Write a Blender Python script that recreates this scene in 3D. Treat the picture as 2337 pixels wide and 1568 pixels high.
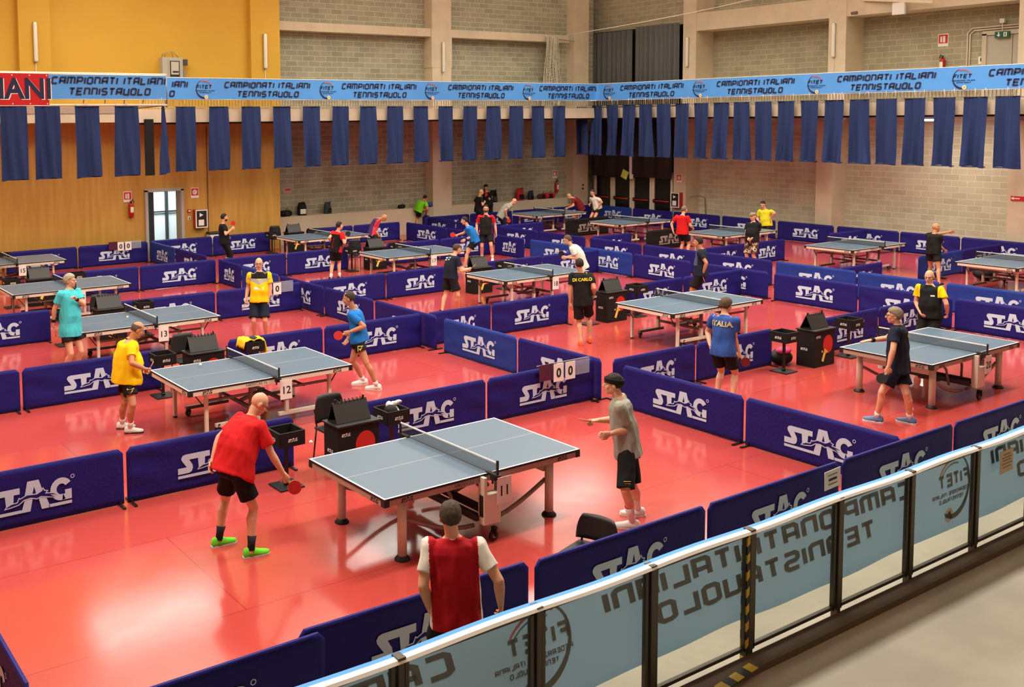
import bpy, bmesh, math, random
from mathutils import Vector, Matrix, noise
from mathutils.bvhtree import BVHTree
random.seed(7)
for o in list(bpy.data.objects): bpy.data.objects.remove(o)
SC = bpy.context.scene
COL = SC.collection
R = math.radians
# ------------------------------------------------------------------ camera
cam = bpy.data.cameras.new('camera'); cam_o = bpy.data.objects.new('camera', cam); COL.objects.link(cam_o)
def cam_basis(pitch, roll, yaw):
    cp, sp = math.cos(pitch), math.sin(pitch)
    f = Vector((0, cp, -sp)); up = Vector((0, sp, cp)); rt = Vector((1, 0, 0))
    c, s = math.cos(roll), math.sin(roll)
    r = c*rt + s*up; u = -s*rt + c*up
    M = Matrix.Rotation(-yaw, 3, 'Z')
    return M @ r, M @ u, M @ f
cr, cu, cf = cam_basis(0.0780162, -0.0099097, 0.5814059)
cam_o.matrix_world = Matrix(((cr.x, cu.x, -cf.x, 0), (cr.y, cu.y, -cf.y, 0), (cr.z, cu.z, -cf.z, 4.59463), (0, 0, 0, 1)))
cam.sensor_width = 36; cam.sensor_fit = 'HORIZONTAL'; cam.lens = 2311.5/2337*36
cam.shift_x = 308.03/2337; cam.shift_y = -330.93/2337
cam.clip_start = .05; cam.clip_end = 200
SC.camera = cam_o
SC.cycles.max_bounces = 8; SC.cycles.diffuse_bounces = 4; SC.cycles.glossy_bounces = 3; SC.cycles.transparent_max_bounces = 12; SC.cycles.adaptive_threshold = .02
# ------------------------------------------------------------------ light
SC.view_settings.view_transform = 'Standard'; SC.view_settings.look = 'None'
SC.view_settings.gamma = 1; SC.view_settings.exposure = 0.0
W = bpy.data.worlds.new('world'); SC.world = W; W.use_nodes = True
W.node_tree.nodes['Background'].inputs[0].default_value = (1, .95, .88, 1)
W.node_tree.nodes['Background'].inputs[1].default_value = .04
LAMP_X = (2.0, 10.5, 19.0, 27.5); LAMP_Y = (8.8, 15.2, 21.6, 28.0); LAMP_Z = 10.2
for lx in LAMP_X:
    for ly in LAMP_Y:
        L = bpy.data.lights.new('hall_lamp_light', 'AREA'); L.shape = 'RECTANGLE'; L.size = 3.2 if ly < 10 else 4.0; L.size_y = .9 if ly < 10 else 2.2
        L.energy = {8.8: 560, 15.2: 330, 21.6: 270, 28.0: 250}[ly]; L.color = (1, .95, .86); L.spread = R(155)
        o = bpy.data.objects.new('hall_lamp_light', L); o.location = (lx, ly, LAMP_Z-.06); COL.objects.link(o)
        L = bpy.data.lights.new('added_ceiling_fill', 'AREA'); L.shape = 'RECTANGLE'; L.size = 4.0; L.size_y = 2.2  # added fill, no known fitting: brightens the ceiling for the floor reflection
        L.energy = 380; L.color = (1, .95, .86)
        o = bpy.data.objects.new('added_ceiling_fill', L); o.location = (lx, ly, LAMP_Z+.16); o.rotation_euler = (math.pi, 0, 0); COL.objects.link(o)
# ------------------------------------------------------------------ materials
def lin(c):
    return tuple(((x/255)/12.92 if x/255 <= .04045 else ((x/255+.055)/1.055)**2.4) for x in c)
MATS = {}
def mat(name, rgb, rough=.6, spec=.5, metal=0, nz=0, nscale=8, bump=0, bscale=40, emit=0, coat=0, alpha=1):
    if name in MATS: return MATS[name]
    m = bpy.data.materials.new(name); m.use_nodes = True; MATS[name] = m
    nt = m.node_tree; b = nt.nodes['Principled BSDF']
    c = lin(rgb) + (1,)
    b.inputs['Base Color'].default_value = c; b.inputs['Roughness'].default_value = rough
    b.inputs['Metallic'].default_value = metal; b.inputs['Specular IOR Level'].default_value = spec
    if coat: b.inputs['Coat Weight'].default_value = coat; b.inputs['Coat Roughness'].default_value = .08
    if emit: b.inputs['Emission Color'].default_value = c; b.inputs['Emission Strength'].default_value = emit
    if alpha < 1: b.inputs['Alpha'].default_value = alpha
    if nz or bump:
        tc = nt.nodes.new('ShaderNodeTexCoord')
    if nz:
        n = nt.nodes.new('ShaderNodeTexNoise'); n.inputs['Scale'].default_value = nscale; n.inputs['Detail'].default_value = 4
        r = nt.nodes.new('ShaderNodeValToRGB')
        r.color_ramp.elements[0].position = .3; r.color_ramp.elements[1].position = .7
        r.color_ramp.elements[0].color = tuple(max(0, x*(1-nz)) for x in c[:3]) + (1,)
        r.color_ramp.elements[1].color = tuple(min(1, x*(1+nz)) for x in c[:3]) + (1,)
        nt.links.new(tc.outputs['Object'], n.inputs['Vector']); nt.links.new(n.outputs['Fac'], r.inputs['Fac'])
        nt.links.new(r.outputs['Color'], b.inputs['Base Color'])
    if bump:
        n2 = nt.nodes.new('ShaderNodeTexNoise'); n2.inputs['Scale'].default_value = bscale; n2.inputs['Detail'].default_value = 3
        bp = nt.nodes.new('ShaderNodeBump'); bp.inputs['Strength'].default_value = bump; bp.inputs['Distance'].default_value = .02
        nt.links.new(tc.outputs['Object'], n2.inputs['Vector']); nt.links.new(n2.outputs['Fac'], bp.inputs['Height'])
        nt.links.new(bp.outputs['Normal'], b.inputs['Normal'])
    return m
def block_mat(name, c1, c2, mortar, w=.5, h=.2, axis='x', msize=.012):
    m = bpy.data.materials.new(name); m.use_nodes = True; MATS[name] = m; nt = m.node_tree; b = nt.nodes['Principled BSDF']
    tc = nt.nodes.new('ShaderNodeTexCoord'); sp = nt.nodes.new('ShaderNodeSeparateXYZ'); cb = nt.nodes.new('ShaderNodeCombineXYZ')
    nt.links.new(tc.outputs['Object'], sp.inputs[0]); nt.links.new(sp.outputs['X' if axis == 'x' else 'Y'], cb.inputs[0]); nt.links.new(sp.outputs['Z'], cb.inputs[1])
    br = nt.nodes.new('ShaderNodeTexBrick'); br.inputs['Scale'].default_value = 1; br.inputs['Brick Width'].default_value = w; br.inputs['Row Height'].default_value = h
    br.inputs['Mortar Size'].default_value = msize; br.inputs['Mortar Smooth'].default_value = .3; br.inputs['Bias'].default_value = -.1
    br.inputs['Color1'].default_value = lin(c1)+(1,); br.inputs['Color2'].default_value = lin(c2)+(1,); br.inputs['Mortar'].default_value = lin(mortar)+(1,)
    nt.links.new(cb.outputs[0], br.inputs['Vector'])
    n = nt.nodes.new('ShaderNodeTexNoise'); n.inputs['Scale'].default_value = 1.3; n.inputs['Detail'].default_value = 5
    mx = nt.nodes.new('ShaderNodeMixRGB'); mx.blend_type = 'OVERLAY'; mx.inputs[0].default_value = .25
    nt.links.new(tc.outputs['Object'], n.inputs['Vector']); nt.links.new(br.outputs['Color'], mx.inputs[1]); nt.links.new(n.outputs['Fac'], mx.inputs[2])
    nt.links.new(mx.outputs[0], b.inputs['Base Color']); b.inputs['Roughness'].default_value = .85
    bp = nt.nodes.new('ShaderNodeBump'); bp.inputs['Strength'].default_value = .5; bp.inputs['Distance'].default_value = .01
    iv = nt.nodes.new('ShaderNodeInvert'); nt.links.new(br.outputs['Fac'], iv.inputs[1]); nt.links.new(iv.outputs[0], bp.inputs['Height']); nt.links.new(bp.outputs['Normal'], b.inputs['Normal'])
    return m
def floor_mat():
    m = bpy.data.materials.new('red_sports_floor'); m.use_nodes = True; nt = m.node_tree; b = nt.nodes['Principled BSDF']
    tc = nt.nodes.new('ShaderNodeTexCoord')
    br = nt.nodes.new('ShaderNodeTexBrick'); br.inputs['Scale'].default_value = 1; br.inputs['Brick Width'].default_value = 14; br.inputs['Row Height'].default_value = 2.0
    br.inputs['Mortar Size'].default_value = .006; br.inputs['Mortar Smooth'].default_value = .2
    br.inputs['Color1'].default_value = lin((178, 68, 61))+(1,); br.inputs['Color2'].default_value = lin((182, 71, 64))+(1,); br.inputs['Mortar'].default_value = lin((150, 50, 46))+(1,)
    mp = nt.nodes.new('ShaderNodeMapping'); mp.inputs['Location'].default_value = (3, -.4, 0)
    nt.links.new(tc.outputs['Object'], mp.inputs[0]); nt.links.new(mp.outputs[0], br.inputs['Vector'])
    n = nt.nodes.new('ShaderNodeTexNoise'); n.inputs['Scale'].default_value = .8; n.inputs['Detail'].default_value = 6
    mx = nt.nodes.new('ShaderNodeMixRGB'); mx.blend_type = 'OVERLAY'; mx.inputs[0].default_value = .08
    nt.links.new(tc.outputs['Object'], n.inputs['Vector']); nt.links.new(br.outputs['Color'], mx.inputs[1]); nt.links.new(n.outputs['Fac'], mx.inputs[2])
    nt.links.new(mx.outputs[0], b.inputs['Base Color'])
    n3 = nt.nodes.new('ShaderNodeTexNoise'); n3.inputs['Scale'].default_value = 3; n3.inputs['Detail'].default_value = 6
    mr = nt.nodes.new('ShaderNodeMapRange'); mr.inputs['To Min'].default_value = .10; mr.inputs['To Max'].default_value = .17
    nt.links.new(tc.outputs['Object'], n3.inputs['Vector']); nt.links.new(n3.outputs['Fac'], mr.inputs['Value']); nt.links.new(mr.outputs[0], b.inputs['Roughness'])
    b.inputs['Specular IOR Level'].default_value = .75
    return m
def camo_mat():
    m = bpy.data.materials.new('camouflage_cloth'); m.use_nodes = True; nt = m.node_tree; b = nt.nodes['Principled BSDF']; MATS['camo'] = m
    tc = nt.nodes.new('ShaderNodeTexCoord'); n = nt.nodes.new('ShaderNodeTexNoise'); n.inputs['Scale'].default_value = 11; n.inputs['Detail'].default_value = 1
    r = nt.nodes.new('ShaderNodeValToRGB'); r.color_ramp.interpolation = 'CONSTANT'
    e = r.color_ramp.elements; e[0].color = lin((62, 34, 26))+(1,); e[0].position = 0; e[1].color = lin((120, 84, 60))+(1,); e[1].position = .45
    q = e.new(.55); q.color = lin((215, 196, 165))+(1,)
    q = e.new(.64); q.color = lin((70, 40, 30))+(1,)
    nt.links.new(tc.outputs['Object'], n.inputs['Vector']); nt.links.new(n.outputs['Fac'], r.inputs['Fac']); nt.links.new(r.outputs['Color'], b.inputs['Base Color']); b.inputs['Roughness'].default_value = .9
    return m
def stripe_mat():
    m = bpy.data.materials.new('hazard_tape'); m.use_nodes = True; nt = m.node_tree; b = nt.nodes['Principled BSDF']; MATS['hazard'] = m
    tc = nt.nodes.new('ShaderNodeTexCoord'); mp = nt.nodes.new('ShaderNodeMapping'); mp.inputs['Rotation'].default_value = (0, R(35), 0)
    w = nt.nodes.new('ShaderNodeTexWave'); w.bands_direction = 'Z'; w.inputs['Scale'].default_value = 2.6; w.inputs['Distortion'].default_value = 0
    r = nt.nodes.new('ShaderNodeValToRGB'); r.color_ramp.interpolation = 'CONSTANT'; r.color_ramp.elements[0].color = lin((16, 16, 14))+(1,); r.color_ramp.elements[1].color = lin((190, 160, 40))+(1,); r.color_ramp.elements[1].position = .5
    nt.links.new(tc.outputs['Object'], mp.inputs[0]); nt.links.new(mp.outputs[0], w.inputs['Vector']); nt.links.new(w.outputs['Fac'], r.inputs['Fac']); nt.links.new(r.outputs['Color'], b.inputs['Base Color'])
    return m
def wood_mat():
    m = bpy.data.materials.new('amber_wood_panel'); m.use_nodes = True; nt = m.node_tree; b = nt.nodes['Principled BSDF']; MATS['amber'] = m
    tc = nt.nodes.new('ShaderNodeTexCoord'); mp = nt.nodes.new('ShaderNodeMapping'); mp.inputs['Scale'].default_value = (5, 1, .5)
    n = nt.nodes.new('ShaderNodeTexNoise'); n.inputs['Scale'].default_value = 1.6; n.inputs['Detail'].default_value = 6
    r = nt.nodes.new('ShaderNodeValToRGB'); r.color_ramp.elements[0].position = .3; r.color_ramp.elements[1].position = .7
    r.color_ramp.elements[0].color = lin((190, 142, 62))+(1,); r.color_ramp.elements[1].color = lin((206, 160, 74))+(1,)
    nt.links.new(tc.outputs['Object'], mp.inputs[0]); nt.links.new(mp.outputs[0], n.inputs['Vector']); nt.links.new(n.outputs['Fac'], r.inputs['Fac']); nt.links.new(r.outputs['Color'], b.inputs['Base Color']); b.inputs['Roughness'].default_value = .5
    return m
def glass_mat():
    m = bpy.data.materials.new('clear_glass'); m.use_nodes = True; nt = m.node_tree; nt.nodes.clear(); MATS['glass'] = m
    out = nt.nodes.new('ShaderNodeOutputMaterial'); t = nt.nodes.new('ShaderNodeBsdfTransparent'); t.inputs[0].default_value = (.95, .97, .94, 1)
    g = nt.nodes.new('ShaderNodeBsdfGlossy'); g.inputs['Roughness'].default_value = .02; mx = nt.nodes.new('ShaderNodeMixShader'); mx.inputs[0].default_value = .04
    nt.links.new(t.outputs[0], mx.inputs[1]); nt.links.new(g.outputs[0], mx.inputs[2]); nt.links.new(mx.outputs[0], out.inputs[0])
    return m
def mesh_mat(name, rgb, a):
    m = bpy.data.materials.new(name); m.use_nodes = True; nt = m.node_tree; b = nt.nodes['Principled BSDF']; MATS[name] = m
    b.inputs['Base Color'].default_value = lin(rgb)+(1,); b.inputs['Alpha'].default_value = a; b.inputs['Roughness'].default_value = .9
    return m
def cloth_translucent(name, rgb, back):
    m = bpy.data.materials.new(name); m.use_nodes = True; nt = m.node_tree; b = nt.nodes['Principled BSDF']; MATS[name] = m
    b.inputs['Base Color'].default_value = lin(rgb)+(1,); b.inputs['Roughness'].default_value = .7
    t = nt.nodes.new('ShaderNodeBsdfTranslucent'); t.inputs[0].default_value = lin(back)+(1,); mx = nt.nodes.new('ShaderNodeMixShader'); mx.inputs[0].default_value = .65
    out = nt.nodes['Material Output']; nt.links.new(b.outputs[0], mx.inputs[1]); nt.links.new(t.outputs[0], mx.inputs[2]); nt.links.new(mx.outputs[0], out.inputs[0])
    return m
BLUE = mat('royal_blue_fabric', (30, 26, 108), .6, .2, bump=.25, bscale=25)
BLUE2 = mat('bright_blue_fabric', (34, 58, 140), .6, .2, bump=.25, bscale=25)
BLACKF = mat('black_fabric', (20, 18, 18), .7, .3, bump=.2, bscale=25)
FLAGB = mat('denim_blue_flag_cloth', (40, 55, 98), .8, .2, bump=.15, bscale=60)
LOGO = mat('pale_blue_print', (196, 216, 236), .6, .3)
LOGOK = mat('grey_print', (150, 140, 130), .6, .3)
WHITE = mat('white_paint', (232, 230, 224), .5)
PAPER = mat('white_paper', (236, 232, 224), .8)
INK = mat('black_ink', (18, 18, 20), .7)
NAVYINK = mat('navy_ink', (24, 28, 66), .7)
BLACKM = mat('black_metal', (24, 23, 23), .45)
BLACKP = mat('black_plastic', (26, 25, 25), .5)
DARKG = mat('dark_grey_plastic', (62, 62, 60), .6)
CREAM = mat('cream_metal', (224, 212, 190), .4)
BROWNM = mat('brown_grey_metal', (120, 100, 92), .5)
STEEL = mat('grey_steel', (150, 148, 140), .4, metal=.6)
RAILM = mat('dark_bronze_metal', (70, 64, 54), .4, metal=.5)
TABLE = mat('blue_grey_table_paint', (86, 108, 126), .32, .5)
RUBR = mat('red_rubber', (196, 34, 30), .5); RUBK = mat('black_rubber', (26, 22, 22), .6); HANDLEW = mat('pale_wood', (200, 160, 100), .5)
YELLOWD = mat('yellow_print', (236, 208, 90), .6); ORANGE = mat('orange_print', (240, 176, 110), .6)
REDSIGN = mat('red_sign', (200, 32, 32), .5); REDX = mat('red_enamel', (178, 28, 22), .35)
GREENS = mat('green_sign', (14, 92, 58), .5)
SKYB = mat('sky_blue_banner', (84, 154, 226), .65, .3, bump=.1, bscale=12)
REDB = mat('red_banner', (192, 30, 34), .65, .3, bump=.2, bscale=8)
CONC = mat('pale_concrete', (206, 190, 164), .8, nz=.08, nscale=1.5)
CONCL = mat('beige_concrete', (200, 184, 158), .85, nz=.06, nscale=1.2)
CONCF = mat('concrete_floor', (152, 146, 130), .75, nz=.14, nscale=1.1, bump=.1, bscale=6)
YELW = mat('yellow_wall_paint', (202, 158, 46), .7, nz=.03, nscale=.7)
AMBER = wood_mat(); CURT = mat('charcoal_curtain', (92, 92, 92), .9)
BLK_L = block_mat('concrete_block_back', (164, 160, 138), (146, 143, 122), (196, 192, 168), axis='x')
BLK_LIT = block_mat('concrete_block_side_lit', (204, 198, 172), (188, 182, 156), (226, 220, 196), axis='y'); BLK_DIM = block_mat('concrete_block_upper_dim', (166, 158, 134), (152, 146, 122), (192, 184, 158), axis='y')  # lower blocks paler than upper ones: under-balcony light put into the colour
FLOORM = floor_mat(); CAMO = camo_mat(); HAZ = stripe_mat(); GLASS = glass_mat(); NETM = mesh_mat('dark_net_mesh', (38, 42, 50), .62)
CLEAR = mesh_mat('clear_plastic', (210, 220, 230), .22); BALLNET = mesh_mat('cream_goal_net', (214, 206, 184), .8)
RAILB = cloth_translucent('thin_banner_back', (108, 136, 156), (112, 140, 160)); GHOST = cloth_translucent('faded_grey_print', (128, 124, 120), (120, 116, 112)); RAILINK = cloth_translucent('thin_navy_print', (24, 28, 66), (150, 150, 160))
SKIN = mat('light_skin', (222, 164, 132), .55, .3, nz=.05, nscale=14); SKIN2 = mat('tanned_skin', (196, 138, 104), .55, .3, nz=.05, nscale=14)
BALLM = mat('white_ball', (245, 240, 230), .4); LAMPM = mat('lamp_diffuser', (226, 222, 208), .5)
# ------------------------------------------------------------------ builders
def link(name, me, parent=None, loc=None, rotz=0):
    o = bpy.data.objects.new(name, me); COL.objects.link(o)
    if parent: o.parent = parent
    if loc is not None: o.location = loc
    if rotz: o.rotation_euler = (0, 0, rotz)
    return o
def tag(o, label, cat, group=None):
    o['label'] = label; o['category'] = cat
    if group: o['group'] = group
    return o
def thing(name, label, cat, loc=(0, 0, 0), rotz=0, group=None):
    o = link(name, None, None, loc, rotz); o.empty_display_size = .1
    return tag(o, label, cat, group)
def struct(o): o['kind'] = 'structure'; return o
def copy_tree(o, parent=None):
    c = o.copy(); COL.objects.link(c); c.parent = parent
    for ch in list(o.children): copy_tree(ch, c)
    return c
class MB:
    def __init__(s): s.bm = bmesh.new(); s.mats = []
    def mi(s, m):
        if m not in s.mats: s.mats.append(m)
        return s.mats.index(m)
    def face(s, pts, m):
        vs = [s.bm.verts.new(p) for p in pts]
        try:
            f = s.bm.faces.new(vs); f.material_index = s.mi(m); return f
        except ValueError: return None
    def box(s, c, d, m, rot=None, bev=0):
        g = bmesh.ops.create_cube(s.bm, size=1); vs = g['verts']
        M = Matrix.Diagonal((*d, 1))
        if rot is not None: M = rot.to_4x4() @ M
        bmesh.ops.transform(s.bm, matrix=Matrix.Translation(c) @ M, verts=vs)
        fs = {f for v in vs for f in v.link_faces}
        for f in fs: f.material_index = s.mi(m)
        if bev:
            es = {e for v in vs for e in v.link_edges}
            r = bmesh.ops.bevel(s.bm, geom=list(es), offset=bev, segments=2, affect='EDGES', profile=.5)
            for f in r['faces']: f.material_index = s.mi(m)
        return s
    def bar(s, a, b, w, h, m):
        a, b = Vector(a), Vector(b); d = b-a; L = d.length; z = d.normalized()
        up = Vector((0, 0, 1)) if abs(z.z) < .95 else Vector((0, 1, 0))
        x = up.cross(z).normalized(); y = z.cross(x)
        return s.box((a+b)/2, (w, h, L), m, Matrix((x, y, z)).transposed())
    def tube(s, pts, r, m, n=10, caps=True, smooth=True):
        pts = [Vector(p) for p in pts]; k = len(pts)
        rs = r if isinstance(r, (list, tuple)) else [r]*k
        mi = s.mi(m); rings = []; prev = None
        for i, p in enumerate(pts):
            t = (pts[min(i+1, k-1)]-pts[max(i-1, 0)]).normalized()
            if prev is None:
                a = Vector((0, 0, 1)) if abs(t.z) < .9 else Vector((1, 0, 0)); x = a.cross(t).normalized()
            else: x = (prev-t*prev.dot(t)).normalized()
            prev = x; y = t.cross(x)
            rings.append([s.bm.verts.new(p+(x*math.cos(2*math.pi*j/n)+y*math.sin(2*math.pi*j/n))*rs[i]) for j in range(n)])
        for A, B in zip(rings, rings[1:]):
            for j in range(n):
                f = s.bm.faces.new((A[j], A[(j+1) % n], B[(j+1) % n], B[j])); f.material_index = mi; f.smooth = smooth
        if caps:
            for rg, rev in ((rings[0], True), (rings[-1], False)):
                f = s.bm.faces.new(rg[::-1] if rev else rg); f.material_index = mi
        return s
    def cap(s, a, b, ra, rb, m, n=12, k=4):
        """tapered capsule from a to b with round ends"""
        a, b = Vector(a), Vector(b); d = (b-a); L = d.length
        z = d/L if L > 1e-6 else Vector((0, 0, 1)); pts = []; rs = []
        for i in range(k): t = math.pi/2*(1-i/k); pts.append(a-z*ra*math.sin(t)*.98); rs.append(max(ra*math.cos(t), ra*.12))
        pts.append(a); rs.append(ra); pts.append(b); rs.append(rb)
        for i in range(1, k+1): t = math.pi/2*i/k; pts.append(b+z*rb*math.sin(t)*.98); rs.append(max(rb*math.cos(t), rb*.12))
        return s.tube(pts, rs, m, n)
    def ell(s, c, r, m, rot=None, u=16, v=10):
        g = bmesh.ops.create_uvsphere(s.bm, u_segments=u, v_segments=v, radius=1); vs = g['verts']
        M = Matrix.Diagonal((*r, 1))
        if rot is not None: M = rot.to_4x4() @ M
        bmesh.ops.transform(s.bm, matrix=Matrix.Translation(c) @ M, verts=vs)
        for f in {f for q in vs for f in q.link_faces}: f.material_index = s.mi(m); f.smooth = True
        return s
    def loft(s, rings, m, smooth=True):
        mi = s.mi(m); R_ = [[s.bm.verts.new(p) for p in r] for r in rings]; n = len(rings[0])
        for A, B in zip(R_, R_[1:]):
            for j in range(n):
                f = s.bm.faces.new((A[j], A[(j+1) % n], B[(j+1) % n], B[j])); f.material_index = mi; f.smooth = smooth
        for rg, rev in ((R_[0], True), (R_[-1], False)):
            f = s.bm.faces.new(rg[::-1] if rev else rg); f.material_index = mi; f.smooth = smooth
        return s
    def poly(s, pts2, m, fn):
        return s.face([fn(*p) for p in pts2], m)
    def mesh(s, name, fix=True):
        if fix: bmesh.ops.recalc_face_normals(s.bm, faces=s.bm.faces)
        me = bpy.data.meshes.new(name); s.bm.to_mesh(me); s.bm.free()
        for m in s.mats: me.materials.append(m)
        return me
    def build(s, name, parent=None, loc=None, rotz=0, fix=True):
        return link(name, s.mesh(name, fix), parent, loc, rotz)
# ------------------------------------------------------------------ lettering
def ribbon(pl, t, closed=False):
    """quads of a thick polyline with mitred joints"""
    P = [Vector(p) for p in pl]; n = len(P); L = []; Rr = []
    for i in range(n):
        a = P[i-1] if (i > 0 or closed) else None; b = P[(i+1) % n] if (i < n-1 or closed) else None
        d1 = (P[i]-a).normalized() if a is not None else None; d2 = (b-P[i]).normalized() if b is not None else None
        if d1 is None: d1 = d2
        if d2 is None: d2 = d1
        n1 = Vector((-d1.y, d1.x)); n2 = Vector((-d2.y, d2.x)); mm = (n1+n2)
        mm = mm/ max(mm.length, 1e-4); k = 1/max(mm.dot(n1), .5)
        L.append(P[i]+mm*t/2*k); Rr.append(P[i]-mm*t/2*k)
    return [(L[i], Rr[i], Rr[(i+1) % n], L[(i+1) % n]) for i in range(n if closed else n-1)]
def glyph(ch):
    w = .62; c = .13
    g = {'C': [[(w, 1), (c, 1), (0, 1-c), (0, c), (c, 0), (w, 0)]],
         'A': [[(0, 0), (0, 1-c), (c, 1), (w, 1), (w, 0)], [(0, .42), (w, .42)]],
         'M': [[(0, 0), (0, 1), (.88-c, 1), (.88, 1-c), (.88, 0)], [(.44, 1), (.44, 0)]],
         'P': [[(0, 0), (0, 1), (w-c, 1), (w, 1-c), (w, .4+c), (w-c, .4), (0, .4)]],
         'I': [[(0, 0), (0, 1)]], 'O': [[(c, 0), (0, c), (0, 1-c), (c, 1), (w-c, 1), (w, 1-c), (w, c), (w-c, 0), (c, 0)]],
         'N': [[(0, 0), (0, 1), (w-c, 1), (w, 1-c), (w, 0)]], 'T': [[(0, 1), (w, 1)], [(w/2, 1), (w/2, 0)]],
         'L': [[(0, 1), (0, 0), (w, 0)]], 'E': [[(w, 1), (0, 1), (0, 0), (w, 0)], [(0, .5), (.54, .5)]],
         'S': [[(w, 1), (c, 1), (0, 1-c), (0, .62), (c, .5), (w-c, .5), (w, .38), (w, c), (w-c, 0), (0, 0)]],
         'V': [[(0, 1), (0, c), (c, 0), (w, 0), (w, 1)]], 'U': [[(0, 1), (0, c), (c, 0), (w, 0), (w, 1)]], 'F': [[(w, 1), (0, 1), (0, 0)], [(0, .5), (.5, .5)]],
         'D': [[(0, 0), (0, 1), (w-c, 1), (w, 1-c), (w, c), (w-c, 0), (0, 0)]],
         'R': [[(0, 0), (0, 1), (w-c, 1), (w, 1-c), (w, .4+c), (w-c, .4), (0, .4)], [(w*.5, .4), (w, 0)]],
         'Z': [[(0, 1), (w, 1), (0, 0), (w, 0)]]}.get(ch, [])
    adv = {'M': .88, 'I': 0, ' ': .3}.get(ch, w)
    return g, adv
def stroke_text(txt, h, t=.23, slant=.2, gap=.34):
    """list of quads, origin at lower left, cap height h"""
    out = []; x = 0
    for ch in txt:
        g, adv = glyph(ch)
        for pl in g:
            for q in ribbon([(p[0], p[1]*(1-t)+t/2) for p in pl], t):
                out.append([((x+p.x+slant*p.y)*h, p.y*h) for p in q])
        x += adv+gap
    return out, (x-gap)*h
def font_polys(txt, size, bold=0):
    cu_ = bpy.data.curves.new('letters', 'FONT'); cu_.body = txt; cu_.size = size; cu_.align_x = 'CENTER'; cu_.align_y = 'CENTER'; cu_.offset = bold; cu_.resolution_u = 3
    o = bpy.data.objects.new('letters', cu_); COL.objects.link(o)
    dg = bpy.context.evaluated_depsgraph_get(); me = bpy.data.meshes.new_from_object(o.evaluated_get(dg))
    out = [[(me.vertices[i].co.x, me.vertices[i].co.y) for i in p.vertices] for p in me.polygons]
    bpy.data.objects.remove(o); bpy.data.curves.remove(cu_); bpy.data.meshes.remove(me)
    return out
def arc(cx, cy, rx, ry, a0, a1, n): return [(cx+rx*math.cos(R(a0+(a1-a0)*i/n)), cy+ry*math.sin(R(a0+(a1-a0)*i/n))) for i in range(n+1)]
def stag_logo():
    """(pale polygons, dark polygons, pale outlines) ten units wide"""
    P = []; D = []
    P += [[(4.25, 2.9), (1.0, 2.9), (.65, 2.8), (.45, 2.5), (.52, 2.2), (1.15, 1.3), (0, 1.3), (0, .55), (1.45, .55), (1.8, .72), (1.97, 1.1), (1.92, 1.5), (1.5, 2.2), (4.25, 2.2)]]
    P += [[(2.65, 2.2), (3.6, 2.2), (3.5, .85), (2.75, .85)]]
    P += [[(5.1, 3.45), (6.35, 3.45), (6.95, 1.5), (4.7, 1.5)]]
    P += [[(4.8, 1.5), (5.65, 1.5), (5.35, 0), (4.35, 0), (4.45, .36)], [(0, 0), (4.4, 0), (4.4, .36), (0, .36)]]
    P += [[(6.25, 1.5), (7.05, 1.5), (7.45, .36), (7.5, 0), (6.6, 0)], [(7.4, 0), (10, 0), (10, .36), (7.4, .36)]]
    o = arc(8.85, 1.85, 1.25, 1.32, 32, 290, 14); i = arc(8.85, 1.85, .55, .62, 32, 290, 14)
    P += [[o[k], o[k+1], i[k+1], i[k]] for k in range(14)]
    P += [[(9.25, 1.7), (10, 1.7), (10, .55), (8.9, .53), (9.0, 1.2), (9.25, 1.25)]]
    P += [list(map(tuple, q)) for q in ribbon(arc(10.15, 3.1, .2, .2, 0, 360, 10)[:-1], .08, True)]
    body = [(2.6, .8), (2.75, 1.0), (3.3, 1.25), (3.95, 1.3), (4.15, 1.75), (4.3, 1.65), (5.0, 1.95), (6.1, 1.85), (6.65, 2.12), (6.8, 2.4), (6.95, 2.1), (7.3, 2.0), (7.1, 1.75), (7.9, 1.62), (8.35, 1.35), (7.7, 1.42), (8.2, 1.05), (7.3, 1.25), (6.5, 1.45), (6.1, 1.28), (5.4, 1.52), (4.7, 1.42), (4.1, 1.0), (3.2, .85)]
    D += [body, [(5.83, 2.75), (6.02, 1.95), (5.62, 1.95)]]
    W_ = [list(map(tuple, q)) for q in ribbon(body, .11, True)]
    return P, D, W_
LOGO_P, LOGO_D, LOGO_W = stag_logo()
def put_logo(mb, w, fn, pale, dark, simple=False):
    """logo of width w; fn(x, y, layer) -> point"""
    k = w/10
    def tri(poly, m, z):
        vs = [mb.bm.verts.new(fn(p[0]*k, p[1]*k, z)) for p in poly]
        try: f = mb.bm.faces.new(vs)
        except ValueError: return
        f.material_index = mb.mi(m)
    for p in LOGO_P: tri(p, pale, 0)
    for p in LOGO_D: tri(p, dark, 1)
    if not simple:
        for p in LOGO_W: tri(p, pale, 2)
# ================================================================== the hall
def slab(name, lo, hi, m, kind='structure'):
    mb = MB(); mb.box([(a+b)/2 for a, b in zip(lo, hi)], [b-a for a, b in zip(lo, hi)], m); o = mb.build(name)
    if kind: o['kind'] = kind
    return o
fl = slab('floor', (-8, 6.36, -.2), (36, 33.6, 0), FLOORM)
slab('floor_concrete', (-8, -4, -.2), (36, 6.36, 0), CONCF)
slab('ceiling', (-8, -4, 13.0), (36, 34.2, 13.2), mat('ceiling_white', (226, 220, 206), .8))
slab('wall_near', (-8, -4.2, 0), (36, -4, 13), CONC); slab('wall_west', (-8.2, -4, 0), (-8, 34, 13), YELW)
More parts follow.
